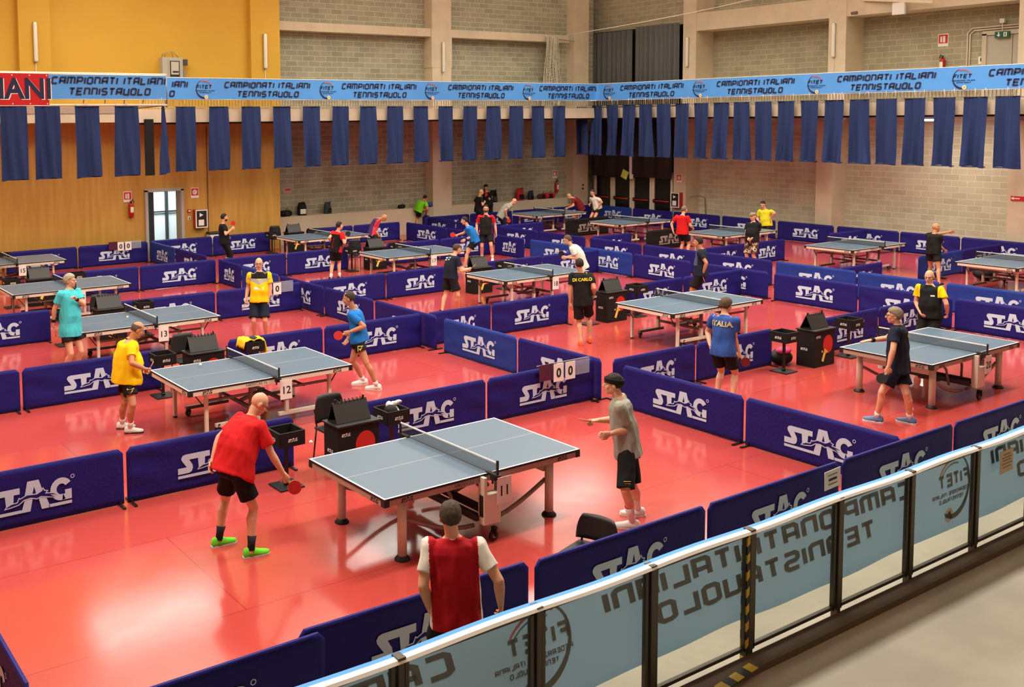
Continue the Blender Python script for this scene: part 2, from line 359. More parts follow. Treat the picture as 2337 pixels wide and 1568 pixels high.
# yellow wall on the far left, with the door opening x 12.15..13.1
mb = MB()
for lo, hi, m in (((-8, 32.2, 0), (12.02, 32.6, 4.55), AMBER), ((13.2, 32.2, 0), (17.0, 32.6, 4.55), AMBER), ((12.02, 32.2, 2.3), (13.2, 32.6, 4.55), AMBER), ((-8, 32.2, 4.55), (17.0, 32.6, 13), YELW)):
    mb.box([(a+b)/2 for a, b in zip(lo, hi)], [b-a for a, b in zip(lo, hi)], m)
mb.box((14.2, 32.19, 2.2), (.03, .03, 4.4), mat('amber_seam', (120, 84, 34), .6))
wl = struct(mb.build('wall_left'))
for n, (a, b) in enumerate(((8.02, 8.98), (15.85, 16.98), (-.5, .5))):
    slab('trim_%d' % (n+1), (a, 31.98, 5.0), (b, 32.2, 13), YELW)
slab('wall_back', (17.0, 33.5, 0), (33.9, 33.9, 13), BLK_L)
slab('baseboard_back', (17.0, 33.0, 0), (31.9, 33.5, 1.03), CONCL)
slab('trim_4', (17.0, 33.02, 7.88), (31.9, 33.5, 8.2), CONC); 
mb = MB(); mb.box((24.87, 33.27, 6.5), (.96, .58, 13), CONC); mb.box((24.87, 33.27, 7.4), (1.02, .6, 1.5), CONC); struct(mb.build('column_back'))
mb = MB(); mb.box((32.72, 33.3, 6.5), (.9, .5, 13), CONC); struct(mb.build('column_corner'))
# right wall: recessed block bays between concrete columns
slab('wall_right', (34.25, -4, 0), (34.6, 28.35, 4.75), BLK_LIT); slab('wall_right_upper', (35.1, -4, 4.75), (35.5, 28.5, 13), BLK_DIM)
slab('wall_right_corner', (34.25, 28.3, 0), (34.6, 34, 4.75), CONC); slab('wall_right_corner_upper', (34.35, 28.3, 4.75), (34.8, 34, 13), BLK_DIM)
for n, (a, b) in enumerate(((27.73, 28.35), (21.23, 21.87), (13.6, 15.37))):
    slab('column_right_%d' % (n+1), (33.4, a, 0), (34.3, b, 4.75), CONC)
for n, (a, b) in enumerate(((27.8, 28.46), (21.22, 21.89), (14.8, 15.5))):
    slab('column_upper_%d' % (n+1), (34.0, a, 4.75), (35.1, b, 13), CONC)
slab('beam_right', (34.03, 6, 8.08), (35.1, 28.44, 8.8), CONC); slab('beam_right_high', (34.05, 6, 8.8), (35.1, 21.3, 9.4), CONC)
# balcony along the two far walls
slab('balcony_back', (11.3, 30.8, 4.56), (33.4, 33.5, 4.98), CONC); slab('balcony_right', (31.4, 4, 4.56), (35.1, 30.8, 4.98), CONC)
slab('balcony_left', (-8, 31.0, 4.58), (11.3, 32.2, 4.86), CONC)
GB = mat('grey_beam', (168, 148, 130), .6)
slab('beam_balcony_left', (-8, 30.98, 4.86), (11.3, 31.1, 5.06), GB)
slab('trim_5', (11.3, 30.9, 4.5), (33.4, 31.1, 4.56), mat('painted_slab_shade', (60, 46, 38), .8)); slab('trim_6', (31.5, 4, 4.5), (31.7, 30.8, 4.56), MATS['painted_slab_shade'])  # strips coloured dark to stand for the shade under the slab
# railings with vertical bars behind the banners
BARM = mat('cream_bar_paint', (212, 204, 184), .5)
mb = MB()
x = 11.4
while x < 31.5: mb.box((x, 30.9, 5.48), (.018, .018, 1.0), BARM); x += .11
for z in (5.98, 5.05): mb.box((21.4, 30.9, z), (20.2, .04, .04), BARM)
tag(mb.build('balcony_railing'), 'cream barred balcony railing on the back wall behind the blue banner', 'railing')
mb = MB(); y = 5
while y < 30.8: mb.box((31.5, y, 5.48), (.018, .018, 1.0), BARM); y += .11
for z in (5.98, 5.05): mb.box((31.5, 18, z), (.04, 25.8, .04), BARM)
tag(mb.build('balcony_railing'), 'cream barred balcony railing on the right wall behind the blue banner', 'railing')
# scaffold carrying the front banners and flags on the left
mb = MB()
for z in (5.92, 5.06): mb.tube([(-6, 27.68, z), (11.02, 27.68, z)], .035, CREAM)
for x in (-6, 2.5, 6.3, 11.0): mb.tube([(x, 27.68, 5.0), (x, 27.68, 5.95)], .03, STEEL); mb.tube([(x, 27.68, 5.06), (x, 30.95, 5.0)], .03, STEEL)
for x in (8.6, 9.2, 9.75, 10.3): mb.bar((x, 27.7, 5.06), (x+.1, 27.7, 5.9), .02, .02, BROWNM)
tag(mb.build('banner_scaffold'), 'tubular steel frame carrying the front left banners and flags', 'scaffold')
# --- door in the yellow wall, with the bright room beyond
d = thing('door_1', 'x', 'door', (12.61, 32.2, 0)); del d['label']; del d['category']; d['kind'] = 'structure'
mb = MB(); GREYF = mat('grey_door_frame', (176, 168, 160), .5)
for x in (-.63, .63): mb.box((x, -.02, 1.16), (.1, .16, 2.32), GREYF)
mb.box((0, -.02, 2.32), (1.36, .16, .1), GREYF); mb.build('door_frame', d)
mb = MB(); mb.box((-.36, .55, 1.12), (.05, 1.0, 2.24), mat('dark_door_leaf', (52, 48, 40), .5)); mb.build('door_leaf', d)
mb = MB()
GR = mat('grey_room_paint', (150, 158, 158), .8)
mb.box((13.8, 37.6, 1.4), (5, .2, 2.8), mat('white_room_paint', (214, 222, 224), .8)); mb.box((13.8, 35, -.1), (5, 5.2, .2), mat('grey_room_floor', (110, 116, 116), .5)); mb.box((16.2, 35, 1.4), (.2, 5.2, 2.8), GR); mb.box((11.7, 35, 1.4), (.2, 5.2, 2.8), GR); mb.box((13.9, 35.1, 2.85), (4.8, 5, .1), GR)
for x in (14.15, 14.75, 15.4): mb.box((x, 37.4, 1.1), (.1, .1, 2.2), mat('dark_room_post', (44, 48, 50), .5))
for z in (1.1, 1.95): mb.box((14.2, 37.4, z), (3.6, .06, .05), MATS['dark_room_post'])
struct(mb.build('wall_room_beyond'))
L = bpy.data.lights.new('room_light', 'AREA'); L.size = 1.5; L.energy = 230; L.color = (.9, .97, 1); o = bpy.data.objects.new('room_light', L); o.location = (14, 35.6, 2.75); COL.objects.link(o)
# --- fire doors and curtains in the corner bay of the right wall
BAYX = 33.62
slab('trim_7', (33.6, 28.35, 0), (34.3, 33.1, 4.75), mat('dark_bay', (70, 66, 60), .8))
for n in range(4):
    y0 = 33.0-n*1.13
    d = thing('door_%d' % (n+2), 'x', 'door', (BAYX-.06, y0-.55, 0)); del d['label']; del d['category']; d['kind'] = 'structure'
    mb = MB()
    for yy in (-.5, .5): mb.box((0, yy, 1.1), (.08, .12, 2.2), CREAM)
    mb.box((0, 0, 2.2), (.08, 1.1, .1), CREAM); mb.build('door_frame', d)
    mb = MB(); mb.box((.03, 0, 1.08), (.04, .9, 2.14), mat('dark_door_glass', (30, 28, 24), .2)); mb.build('door_panel', d)
    mb = MB(); mb.tube([(-.1, -.42, 1.02), (-.1, .42, 1.02)], .03, REDX)
    for yy in (-.42, .42): mb.box((-.06, yy, 1.02), (.1, .06, .14), BLACKP)
    mb.build('push_bar', d)
def curtain(name, label, y0, y1, z0, z1, x, m, amp=.05, waves=9, group=None):
    mb = MB(); n = 90; mi = mb.mi(m); top = []; bot = []; prev = None
    for i in range(n+1):
        t = i/n; y = y0+(y1-y0)*t; dx = amp*math.sin(t*waves*2*math.pi)+amp*.5*math.sin(t*waves*5.1+1)
        zb = z0+.04*math.sin(t*7)
        c = [mb.bm.verts.new((x+dx, y, z1)), mb.bm.verts.new((x+dx*1.1, y, (z0+z1)/2)), mb.bm.verts.new((x+dx*1.2, y, zb))]
        if prev:
            for a in range(2):
                f = mb.bm.faces.new((prev[a], prev[a+1], c[a+1], c[a])); f.smooth = True; f.material_index = mi
        prev = c
    o = mb.build(name); md = o.modifiers.new('solid', 'SOLIDIFY'); md.thickness = .01
    return tag(o, label, 'curtain', group)
curtain('curtain', 'charcoal curtain beside the corner column above the balcony', 31.35, 34.0, 5.0, 8.4, 34.1, CURT)
curtain('curtain', 'charcoal curtain above the balcony, right of the narrow dark gap', 28.75, 31.15, 5.0, 8.5, 34.1, CURT)
curtain('curtain', 'black curtain hanging over the fire doors below the balcony', 28.4, 32.9, 1.97, 4.5, 33.3, mat('black_curtain', (44, 43, 41), .8), .05, 6)
mb = MB(); mb.box((34.32, 31.2, 6.7), (.04, 5.4, 3.5), mat('dark_window', (16, 15, 14), .3)); struct(mb.build('window_1'))
mb = MB(); mb.box((33.22, 30.55, 3.1), (.03, .14, 2.0), WHITE); mb.box((33.21, 30.5, 2.02), (.02, .2, .2), WHITE)
tag(mb.build('cloth_strip'), 'narrow white strip hanging down the black curtain over the fire doors', 'strip')
mb = MB(); mb.box((33.18, 30.85, 2.1), (.03, .34, .36), mat('lime_paper', (216, 232, 96), .7), Matrix.Rotation(.4, 3, 'X')); tag(mb.build('paper_note'), 'crumpled lime yellow sheet pinned on the black curtain over the fire doors', 'paper')
# --- double door and fittings on the upper right
d = thing('door_6', 'x', 'door', (35.1, 16.15, 4.98)); del d['label']; del d['category']; d['kind'] = 'structure'
mb = MB(); DG = mat('pale_door_grey', (196, 186, 164), .6)
for yy in (-.85, .85): mb.box((-.03, yy, 1.1), (.12, .14, 2.2), DG)
mb.box((-.03, 0, 2.22), (.12, 1.84, .14), DG); mb.build('door_frame', d)
for yy in (-.4, .4): mb = MB(); mb.box((-.01, yy, 1.07), (.06, .78, 2.14), mat('pale_door_leaf', (178, 172, 156), .5)); mb.build('door_leaf', d)
mb = MB(); mb.tube([(35.06, 17.55, 4.98), (35.06, 17.55, 7.25), (35.06, 17.4, 7.4), (35.06, 15.55, 7.42)], .025, CREAM); mb.tube([(35.06, 17.47, 4.98), (35.06, 17.47, 7.2), (35.06, 17.34, 7.32), (35.06, 15.55, 7.34)], .025, CREAM)
tag(mb.build('conduit'), 'pair of pale conduits bending along the upper right block wall', 'pipe')
t = thing('exit_sign', 'green exit sign with white arrow hanging over the upper right door', 'sign', (34.95, 16.42, 7.12))
mb = MB(); mb.box((0, 0, 0), (.05, .44, .2), GREENS); mb.build('sign_body', t)
mb = MB(); 
mb.box((-.03, .1, .03), (.006, .03, .1), WHITE); mb.face([(-.031, .16, 0), (-.031, .04, 0), (-.031, .1, -.07)], WHITE); mb.box((-.03, -.1, 0), (.006, .1, .14), WHITE); mb.box((-.034, -.1, 0), (.006, .03, .1), GREENS); mb.build('arrow', t)
mb = MB(); mb.box((0, 0, .24), (.02, .02, .3), CREAM); mb.box((0, 0, .44), (.12, .14, .14), WHITE); mb.build('bracket', t)
# --- lamps on the walls
def wall_lamp(loc, ax, label):
    t = thing('wall_lamp', label, 'lamp', loc, group='tube lamps on the upper walls')
    s = Vector(ax)
    mb = MB(); mb.cap(s*.07+Vector((0, 0, -.55)), s*.07+Vector((0, 0, .55)), .062, .062, LAMPM, 12); mb.build('diffuser', t)
    mb = MB(); mb.box(s*.03, (.1 if ax[1] else .06, .06 if ax[1] else .1, 1.22), STEEL, bev=.01); mb.build('housing', t)
    mb = MB(); mb.tube([s*.02+Vector((0, 0, -.6)), s*.02+Vector((0, 0, -1.4))], .012, CREAM, 6); mb.build('cable', t)
wall_lamp((8.5, 31.98, 7.06), (0, -1, 0), 'upright tube lamp on the left yellow pilaster above the red banner')
wall_lamp((16.37, 31.98, 7.0), (0, -1, 0), 'upright tube lamp on the right yellow pilaster beside the block wall')
wall_lamp((24.9, 32.97, 7.06), (0, -1, 0), 'upright tube lamp on the grey back wall column')
wall_lamp((34.0, 28.2, 7.24), (-1, 0, 0), 'upright tube lamp on the column right of the charcoal curtains')
wall_lamp((34.0, 21.66, 7.26), (-1, 0, 0), 'upright tube lamp on the broad upper right column')
# hall lamp housings
for lx in LAMP_X:
    for ly in LAMP_Y:
        mb = MB(); mb.box((lx, ly, LAMP_Z+.06), (4.1, 2.3, .12), STEEL); mb.box((lx, ly, LAMP_Z+1.44), (.03, .03, 2.66), STEEL)
        tag(mb.build('hall_lamp'), 'grey rectangular lamp hanging under the hall ceiling', 'lamp', 'hall ceiling lamps')
# lit tube under the right balcony
t = thing('tube_light', 'lit fluorescent tube under the right balcony between blue flags', 'lamp', (32.0, 16.95, 4.42))
mb = MB(); mb.box((0, 0, .075), (.14, 1.3, .13), WHITE); mb.build('housing', t)
mb = MB(); mb.tube([(0, -.6, -.02), (0, .6, -.02)], .03, mat('lit_tube', (255, 246, 226), emit=22)); mb.build('tube', t)
L = bpy.data.lights.new('tube_glow', 'AREA'); L.shape = 'RECTANGLE'; L.size = .1; L.size_y = 1.2; L.energy = 110; L.color = (1, .93, .78); o = bpy.data.objects.new('tube_glow', L); o.location = (32.0, 16.95, 4.36); COL.objects.link(o)
for n, y in enumerate((26.0, 23.4, 20.6, 13.9)):
    mb = MB(); mb.box((32.0, y, 4.49), (.14, 1.3, .13), WHITE); mb.box((32.0, y, 4.4), (.08, 1.2, .06), LAMPM)
    tag(mb.build('tube_fixture'), 'unlit tube fixture under the right balcony', 'lamp', 'unlit tubes under the right balcony')
# electrical cabinet
t = thing('electrical_cabinet', 'grey electrical cabinet on the yellow wall above the blue banner', 'cabinet', (12.93, 32.2, 6.25))
CABM = mat('cabinet_grey', (176, 170, 150), .5)
mb = MB(); mb.box((0, -.15, -.05), (.72, .3, 1.0), CABM, bev=.01); mb.build('body', t)
mb = MB(); mb.box((.06, -.31, .08), (.42, .03, .62), CABM); mb.box((.06, -.327, .08), (.34, .01, .52), BLACKP); mb.box((.06, -.335, .1), (.27, .01, .42), mat('cabinet_window', (190, 186, 170), .2)); mb.box((.08, -.345, -.02), (.2, .01, .05), BLACKP); mb.build('door', t)
mb = MB(); mb.box((.45, -.2, .3), (.16, .2, .2), DARKG); mb.box((.42, -.2, -.1), (.08, .16, .3), STEEL); mb.build('side_box', t)
mb = MB()
for a, b in ((-.3, .3), (-.2, .1)): mb.tube([(a, -.1, .45), (a+.05, -.1, .62), ((a+b)/2+.1, -.1, .66), (b, -.1, .45)], .012, STEEL, 6)
mb.build('cable', t)
# goal net bundle hanging in the corner with its wire
t = thing('goal_net', 'bundled cream net hanging in front of the back wall near the corner', 'net', (30.75, 32.9, 0))
mb = MB(); random.seed(3)
for k in range(34):
    a = random.uniform(0, 6.28); r0 = .12+.2*random.random(); pts = []
    for i in range(9):
        q = i/8; rr = r0*(1+1.1*q); pts.append((rr*math.cos(a+q*random.uniform(-.4, .4))+.02*math.sin(9*q+k), .4*rr*math.sin(a)-.1, 8.1-3.3*q))
    mb.tube(pts, .014, BALLNET, 5)
for k in range(26):
    q = k/25; rr = .24*(1+1.1*q); mb.tube([(rr*math.cos(v/12*6.28), .4*rr*math.sin(v/12*6.28)-.1, 8.05-3.2*q+.05*math.sin(v*2.1+k)) for v in range(13)], .011, BALLNET, 5)
mb.build('mesh_bundle', t)
mb = MB(); mb.tube([(-.35, 0, 8.12), (1.5, .1, 7.95)], .02, CREAM, 6); mb.build('support_rod', t)
mb = MB(); pts = [Vector((31.0, 32.8, 8.1)).lerp(Vector((32.6, 14, 10.2)), i/12)-Vector((0, 0, .35*math.sin(i/12*math.pi))) for i in range(13)]
mb.tube(pts, .014, CREAM, 6); tag(mb.build('net_wire'), 'thin pale wire running from the corner net across the upper right wall', 'wire')
# --- fire equipment and signs
def ext(loc, ax, label, s=1):
    t = thing('fire_extinguisher', label, 'fire extinguisher', loc); n = Vector(ax)*.1
    mb = MB(); mb.cap(n+Vector((0, 0, -.2)), n+Vector((0, 0, .14)), .085, .085, REDX, 14); mb.build('cylinder', t)
    mb = MB(); mb.tube([n*1.9+Vector((0, 0, -.12)), n*1.9+Vector((0, 0, .1))], .012, WHITE, 6); mb.box(n*1.86+Vector((0, 0, 0)), (.1 if ax[1] else .01, .01 if ax[1] else .1, .18), PAPER); mb.build('paper_label', t)
    mb = MB(); mb.tube([n+Vector((0, 0, .2)), n+Vector((0, 0, .3))], .03, BLACKP, 8); mb.tube([n+Vector((0, 0, .28))+Vector((-ax[1], ax[0], 0))*0, n+Vector((.06*abs(ax[1]), .06*abs(ax[0]), .34)), n+Vector((.1*abs(ax[1]), .1*abs(ax[0]), .22))], .016, BLACKP, 6); mb.build('valve', t)
ext((11.44, 32.2, 1.72), (0, -1, 0), 'red fire extinguisher on the yellow wall left of the open door')
ext((31.58, 33.5, 1.5), (0, -1, 0), 'red fire extinguisher on the back block wall above the bags')
ext((35.1, 18.32, 6.25), (-1, 0, 0), 'red fire extinguisher with white label on the upper right wall')
def sign(loc, ax, label, kind, w=.3):
    t = thing('wall_sign', label, 'sign', loc); a = Vector(ax); h = Vector((-ax[1], ax[0], 0)); u = Vector((0, 0, 1))
    fn = lambda x, y, z: a*z+h*x+u*y
    def rect(mb, x0, y0, x1, y1, z, m): mb.face([fn(x0, y0, z), fn(x1, y0, z), fn(x1, y1, z), fn(x0, y1, z)], m)
    mb = MB(); sx = (w, .02) if ax[1] else (.02, w); mb.box(a*.01, (sx[0], sx[1], w*1.25), PAPER); mb.build('board', t)
    mb = MB(); rect(mb, -w*.44, -w*.32, w*.44, w*.54, .022, REDSIGN)
    if kind == 'ext': rect(mb, -w*.02, -w*.24, w*.2, w*.4, .024, WHITE); rect(mb, -w*.28, -w*.2, -w*.1, w*.36, .024, WHITE)
    else:
        for k in range(12): mb.face([fn(*[q*w*.3 if i < 2 else q for i, q in enumerate((math.cos(R(30*k+b))*r, math.sin(R(30*k+b))*r+.3, .024))]) for b, r in ((0, 1), (30, 1), (30, .6), (0, .6))], WHITE)
        rect(mb, -w*.08, -w*.05, w*.12, w*.2, .024, WHITE)
    mb.build('pictogram', t, fix=False)
sign((11.36, 32.2, 2.14), (0, -1, 0), 'red extinguisher sign on the yellow wall left of the open door', 'ext', .28)
sign((13.72, 32.2, 2.16), (0, -1, 0), 'red hose reel sign on the yellow wall right of the open door', 'hose', .28)
sign((31.55, 33.5, 2.06), (0, -1, 0), 'red extinguisher sign on the back block wall', 'ext', .26)
sign((33.4, 28.06, 2.04), (-1, 0, 0), 'red hose reel sign on the column right of the fire doors', 'hose', .26)
sign((35.1, 18.36, 7.08), (-1, 0, 0), 'red extinguisher sign on the upper right block wall', 'ext', .34)
mb = MB(); mb.box((33.39, 15.05, 1.98), (.02, .42, .14), REDSIGN); mb.box((33.385, 15.1, 1.98), (.02, .2, .03), PAPER); mb.face([(33.376, 15.26, 1.98), (33.376, 15.17, 1.93), (33.376, 15.17, 2.03)], PAPER)
tag(mb.build('arrow_sign'), 'small red arrow sign on the rightmost grey column', 'sign')
mb = MB(); mb.box((17.98, 33.49, 1.97), (.34, .02, .22), mat('pinkish_sign', (196, 160, 140), .6)); mb.box((18.0, 33.475, 2.0), (.22, .01, .06), REDSIGN); tag(mb.build('arrow_sign'), 'small faded arrow sign on the back wall above the black bags', 'sign')
mb = MB(); mb.box((35.09, 17.1, 6.33), (.02, .2, .26), PAPER); mb.box((35.07, 17.1, 6.36), (.01, .06, .12), INK); tag(mb.build('wall_notice'), 'small white pictogram notice beside the upper right door', 'sign')
def hose(loc, ax, label):
    t = thing('hose_cabinet', label, 'fire hose cabinet', loc); a = Vector(ax); h = Vector((-ax[1], ax[0], 0))
    def bx(mb, x, z, d, w, hh, dd, m): mb.box(a*d+h*x+Vector((0, 0, z)), (w if ax[1] else dd, dd if ax[1] else w, hh), m)
    mb = MB(); bx(mb, 0, 0, .11, .44, .62, .22, REDX); mb.build('body', t)
    mb = MB(); bx(mb, 0, 0, .225, .44, .62, .02, WHITE); bx(mb, 0, 0, .232, .36, .54, .02, BLACKP); mb.build('door', t)
    mb = MB(); mb.face([a*.244+h*-.08+Vector((0, 0, .2)), a*.244+h*-.08+Vector((0, 0, .06)), a*.244+h*.06+Vector((0, 0, .13))], WHITE); bx(mb, -.02, -.13, .243, .2, .2, .004, PAPER); mb.build('notice', t)
hose((13.86, 32.2, 1.28), (0, -1, 0), 'red and black fire hose cabinet right of the open door')
hose((33.4, 28.08, 1.15), (-1, 0, 0), 'red and black fire hose cabinet on the column right of the fire doors')
mb = MB(); mb.box((13.5, 32.18, 1.55), (.12, .04, .1), REDX); mb.box((13.5, 32.155, 1.55), (.08, .01, .04), PAPER); tag(mb.build('alarm_button'), 'small red alarm box beside the left hose cabinet', 'alarm')
mb = MB(); mb.box((13.5, 32.19, 1.3), (.1, .02, .12), PAPER); mb.box((13.5, 32.175, 1.3), (.03, .01, .08), INK); tag(mb.build('wall_notice'), 'small white notice under the alarm box by the open door', 'sign')
STAR = mat('grey_star_print', (120, 104, 90), .7)
for n, z in enumerate((1.95, 1.62, 1.3)):
    mb = MB()
    for k in range(4): mb.box((25.12, 32.99, z), (.3, .012, .035), STAR, Matrix.Rotation(R(45*k), 3, 'Y'))
    tag(mb.build('star_decal'), 'grey star decal on the back wall column, %s of three' % ('top', 'middle', 'lowest')[n], 'decal', 'star decals on the column')
mb = MB()
for z in (1.38, 1.55): mb.box((32.85, 33.04, z), (.1, .02, .08), DARKG)
tag(mb.build('switch_plate'), 'small switches on the corner column by the fire doors', 'switch')
mb = MB(); mb.tube([(33.5, 27.6, 1.3), (34.0, 27.55, 1.32), (34.2, 27.4, 1.25), (34.2, 27.3, 0)], .02, STEEL, 6); tag(mb.build('hose_pipe'), 'thin grey pipe from the hose cabinet to the floor on the right', 'pipe')
# basketball support high on the right
mb = MB(); mb.box((33.8, 19.2, 8.15), (.1, .42, .4), WHITE); mb.bar((34.0, 20.6, 8.6), (33.7, 18.0, 8.25), .08, .08, CREAM); mb.tube([(33.8, 20.9, 8.15), (33.8, 20.7, 8.15)], .06, BROWNM)
tag(mb.build('wall_bracket'), 'white wall bracket with arm at the top of the right wall', 'bracket')
# ================================================================== banners
def path_fn(pts):
    P = [Vector(p) for p in pts]; L = [(b-a).length for a, b in zip(P, P[1:])]
    def fn(s, z, off=0):
        k = 0
        while k < len(L)-1 and s > L[k]: s -= L[k]; k += 1
        d = (P[k+1]-P[k]).normalized(); n = Vector((d.y, -d.x, 0))
        q = P[k]+d*s+n*off; return Vector((q.x, q.y, z))
    return fn, sum(L)
def fitet(mb, fn, s, z, k, ink, accent=True, ball=None):
    """ring emblem, letters and ball; k = overall height"""
    def quads(Q, m, off): 
        for q in Q: mb.face([fn(s+p[0], z+p[1], off) for p in q], m)
    a1 = arc(0, 0, k*.42, k*.46, 110, 300, 16); a2 = arc(k*.045, k*.035, k*.42, k*.42, 110, 300, 16)
    mb_q = [(a1[i], a1[i+1], a2[i+1], a2[i]) for i in range(16)]; quads(mb_q, ink, .012)
    if accent:
        b1 = arc(k*.02, k*.02, k*.44, k*.42, 30, 115, 10); b2 = arc(k*.02, k*.02, k*.42, k*.38, 30, 115, 10); quads([(b1[i], b1[i+1], b2[i+1], b2[i]) for i in range(10)], mat('red_line', (214, 90, 90), .7), .013)
        b1 = arc(k*.04, 0, k*.38, k*.36, 35, 110, 10); b2 = arc(k*.04, 0, k*.365, k*.34, 35, 110, 10); quads([(b1[i], b1[i+1], b2[i+1], b2[i]) for i in range(10)], mat('green_line', (90, 150, 130), .7), .013)
    Q, w = stroke_text('FITET', k*.2); quads([[(p[0]-w/2, p[1]+k*.02) for p in q] for q in Q], ink, .014)
    for tx, zz, h in (('FEDERAZIONE ITALIANA', -.1, .06), ('TENNISTAVOLO', -.19, .06)):
        Q, w = stroke_text(tx, k*h, .22); quads([[(p[0]-w/2+k*.06, p[1]+k*zz) for p in q] for q in Q], ink, .014)
    c = [(k*.12+k*.1*math.cos(R(20*i)), -k*.38+k*.1*math.sin(R(20*i))) for i in range(18)]; mb.face([fn(s+p[0], z+p[1], .016) for p in c], ball or mat('ball_print', (244, 214, 170), .6))
    c = [(k*.12+k*.05*math.cos(R(20*i)), -k*.38+k*.05*math.sin(R(20*i))) for i in range(18)]; mb.face([fn(s+p[0], z+p[1], .018) for p in c], mat('orange_spot', (238, 170, 80), .6))
def lines(mb, fn, s, z, ink, h1=.2, off=.012, maxs=None):
    for tx, zz in (('CAMPIONATI ITALIANI', .04), ('TENNISTAVOLO', -.04-h1)):
        Q, w = stroke_text(tx, h1)
        for q in Q:
            pts = [(s+p[0]-w/2, z+p[1]+zz*1.0) for p in q]
            if maxs is None or max(p[0] for p in pts) < maxs and min(p[0] for p in pts) > 0: mb.face([fn(p[0], p[1], off) for p in pts], ink)
def banner(label, pts, z0, z1, m, deco, name='banner', wav=.012):
    fn, L = path_fn(pts); t = thing(name, label, 'banner', (0, 0, 0)); mb = MB(); n = int(L/.12); mi = mb.mi(m); prev = None
    for i in range(n+1):
        s = L*i/n; c = []
        for j in range(5):
            z = z0+(z1-z0)*j/4; c.append(mb.bm.verts.new(fn(s, z, wav*.5*(math.sin(s*5+j)+math.sin(s*2.3-j*.7))*.5)))
        if prev:
            for j in range(4): f = mb.bm.faces.new((prev[j], c[j], c[j+1], prev[j+1])); f.material_index = mi; f.smooth = True
        prev = c
    deco(mb, fn, L)
    mb.build('sheet', t, fix=False)
    mb = MB(); k = int(L/.5)
    mb.tube([fn(L*i/k, z1+.012, -.02) for i in range(k+1)], .012, WHITE, 6); mb.tube([fn(L*i/k, z0-.012, -.02) for i in range(k+1)], .016, WHITE, 6); mb.build('edge_cord', t)
    return t
def d_long(mb, fn, L):
    for s in (1.28, 5.89, 10.4, 15.2, 19.7, 24.3, 29.1, 33.9, 38.6): 
        if s < L-.5: fitet(mb, fn, s, 5.62, .66, NAVYINK)
    for s in (-.9, 3.6, 8.1, 12.8, 17.4, 21.95, 26.7, 31.5, 36.25): lines(mb, fn, s, 5.62, NAVYINK, .215, maxs=L)
banner('long sky blue championship banner along the balcony railing', [(12.16, 30.6, 0), (31.2, 30.6, 0), (31.2, 9.0, 0)], 5.3, 5.97, SKYB, d_long)
def d_short(mb, fn, L): lines(mb, fn, 1.66, 5.58, NAVYINK, .215, maxs=L)
banner('short sky blue banner hung in front beside the red banner', [(7.66, 27.6, 0), (10.97, 27.6, 0)], 5.23, 5.88, SKYB, d_short)
def d_red(mb, fn, L):
    for dx, m, off in ((.025, WHITE, .006), (0, NAVYINK, .009)):
        for q in font_polys('CAMPIONATI ITALIANI', .72, .02): mb.face([fn(L-3.62+p[0]+dx, 5.47+p[1]*1.05-dx*.8, off) for p in q], m)
    for i in range(16):
        for z in (5.1, 5.85): mb.face([fn(L-.05-i*.45+.018*math.cos(R(60*k)), z+.018*math.sin(R(60*k)), .008) for k in range(6)], WHITE)
banner('red banner with large dark letters at the left edge', [(.2, 27.6, 0), (7.66, 27.6, 0)], 5.06, 5.89, REDB, d_red)
# ================================================================== flags
def flag_mesh(seed, w=.67, h=2.06):
    random.seed(seed); a = [random.uniform(.3, 1) for _ in range(6)]; mb = MB(); mi = mb.mi(FLAGB); nx, nz = 18, 26; G = []
    for j in range(nz+1):
        q = j/nz; row = []
        for i in range(nx+1):
            u = i/nx-.5
            y = .075*(.25+q)*math.sin(u*9*a[0]+a[1]*3+q*1.5)+.045*(.2+q)*math.sin(u*19*a[2]-q*3+a[3]*5)+.012*math.sin(u*31-q*2*a[0])+.015*math.sin(q*3+a[4]*6)
            row.append(mb.bm.verts.new((u*w*(1+.04*q)+.03*(a[5]-.6)*q, y, -q*h+.03*q*math.sin(u*4+a[1]))))
        G.append(row)
    for j in range(nz):
        for i in range(nx): f = mb.bm.faces.new((G[j][i], G[j+1][i], G[j+1][i+1], G[j][i+1])); f.material_index = mi; f.smooth = True
    me = mb.mesh('flag_cloth'); return me
FLAGS = [flag_mesh(s) for s in (1, 5, 9, 14, 22)]
mb = MB(); mb.tube([(-.34, 0, .005), (.34, 0, .005)], .012, BLACKM, 6); ROD = mb.mesh('flag_rod')
mb = MB(); mb.bar((-.34, -.005, -2.05), (.34, -.005, -2.05), .02, .03, FLAGB); HEM = mb.mesh('flag_hem')
ORD = ('first', 'second', 'third', 'fourth', 'fifth', 'sixth', 'seventh', 'eighth', 'ninth', 'tenth', 'eleventh', 'twelfth', 'thirteenth', 'fourteenth', 'fifteenth', 'sixteenth', 'seventeenth', 'eighteenth', 'nineteenth', 'twentieth', 'twenty-first', 'twenty-second', 'twenty-third', 'twenty-fourth')
mb = MB(); mb.tube([(-.3, 0, 0), (-.3, .02, .27)], .006, CREAM, 5); mb.tube([(-.3, .02, .27), (0, 0, .01)], .004, CREAM, 5); mb.tube([(0, 0, 0), (0, .02, .27)], .008, CREAM, 5); CORD = mb.mesh('flag_cord')
def flag(loc, rz, label, k, group, sx=1, sz=1):
    t = thing('hanging_flag', label, 'flag', loc, rz, group); t.scale = (sx, 1, sz); link('cord', CORD, t)
    link('cloth', FLAGS[k % 5], t); link('top_rod', ROD, t); link('hem', HEM, t)
for n, x in enumerate((6.72, 7.6, 8.68, 9.79)):
    flag((x, 27.62, 5.02), 0, 'plain dark blue flag below the front left banners, %s from the left' % ORD[n], n, 'flags under the front left frame', 1, .94)
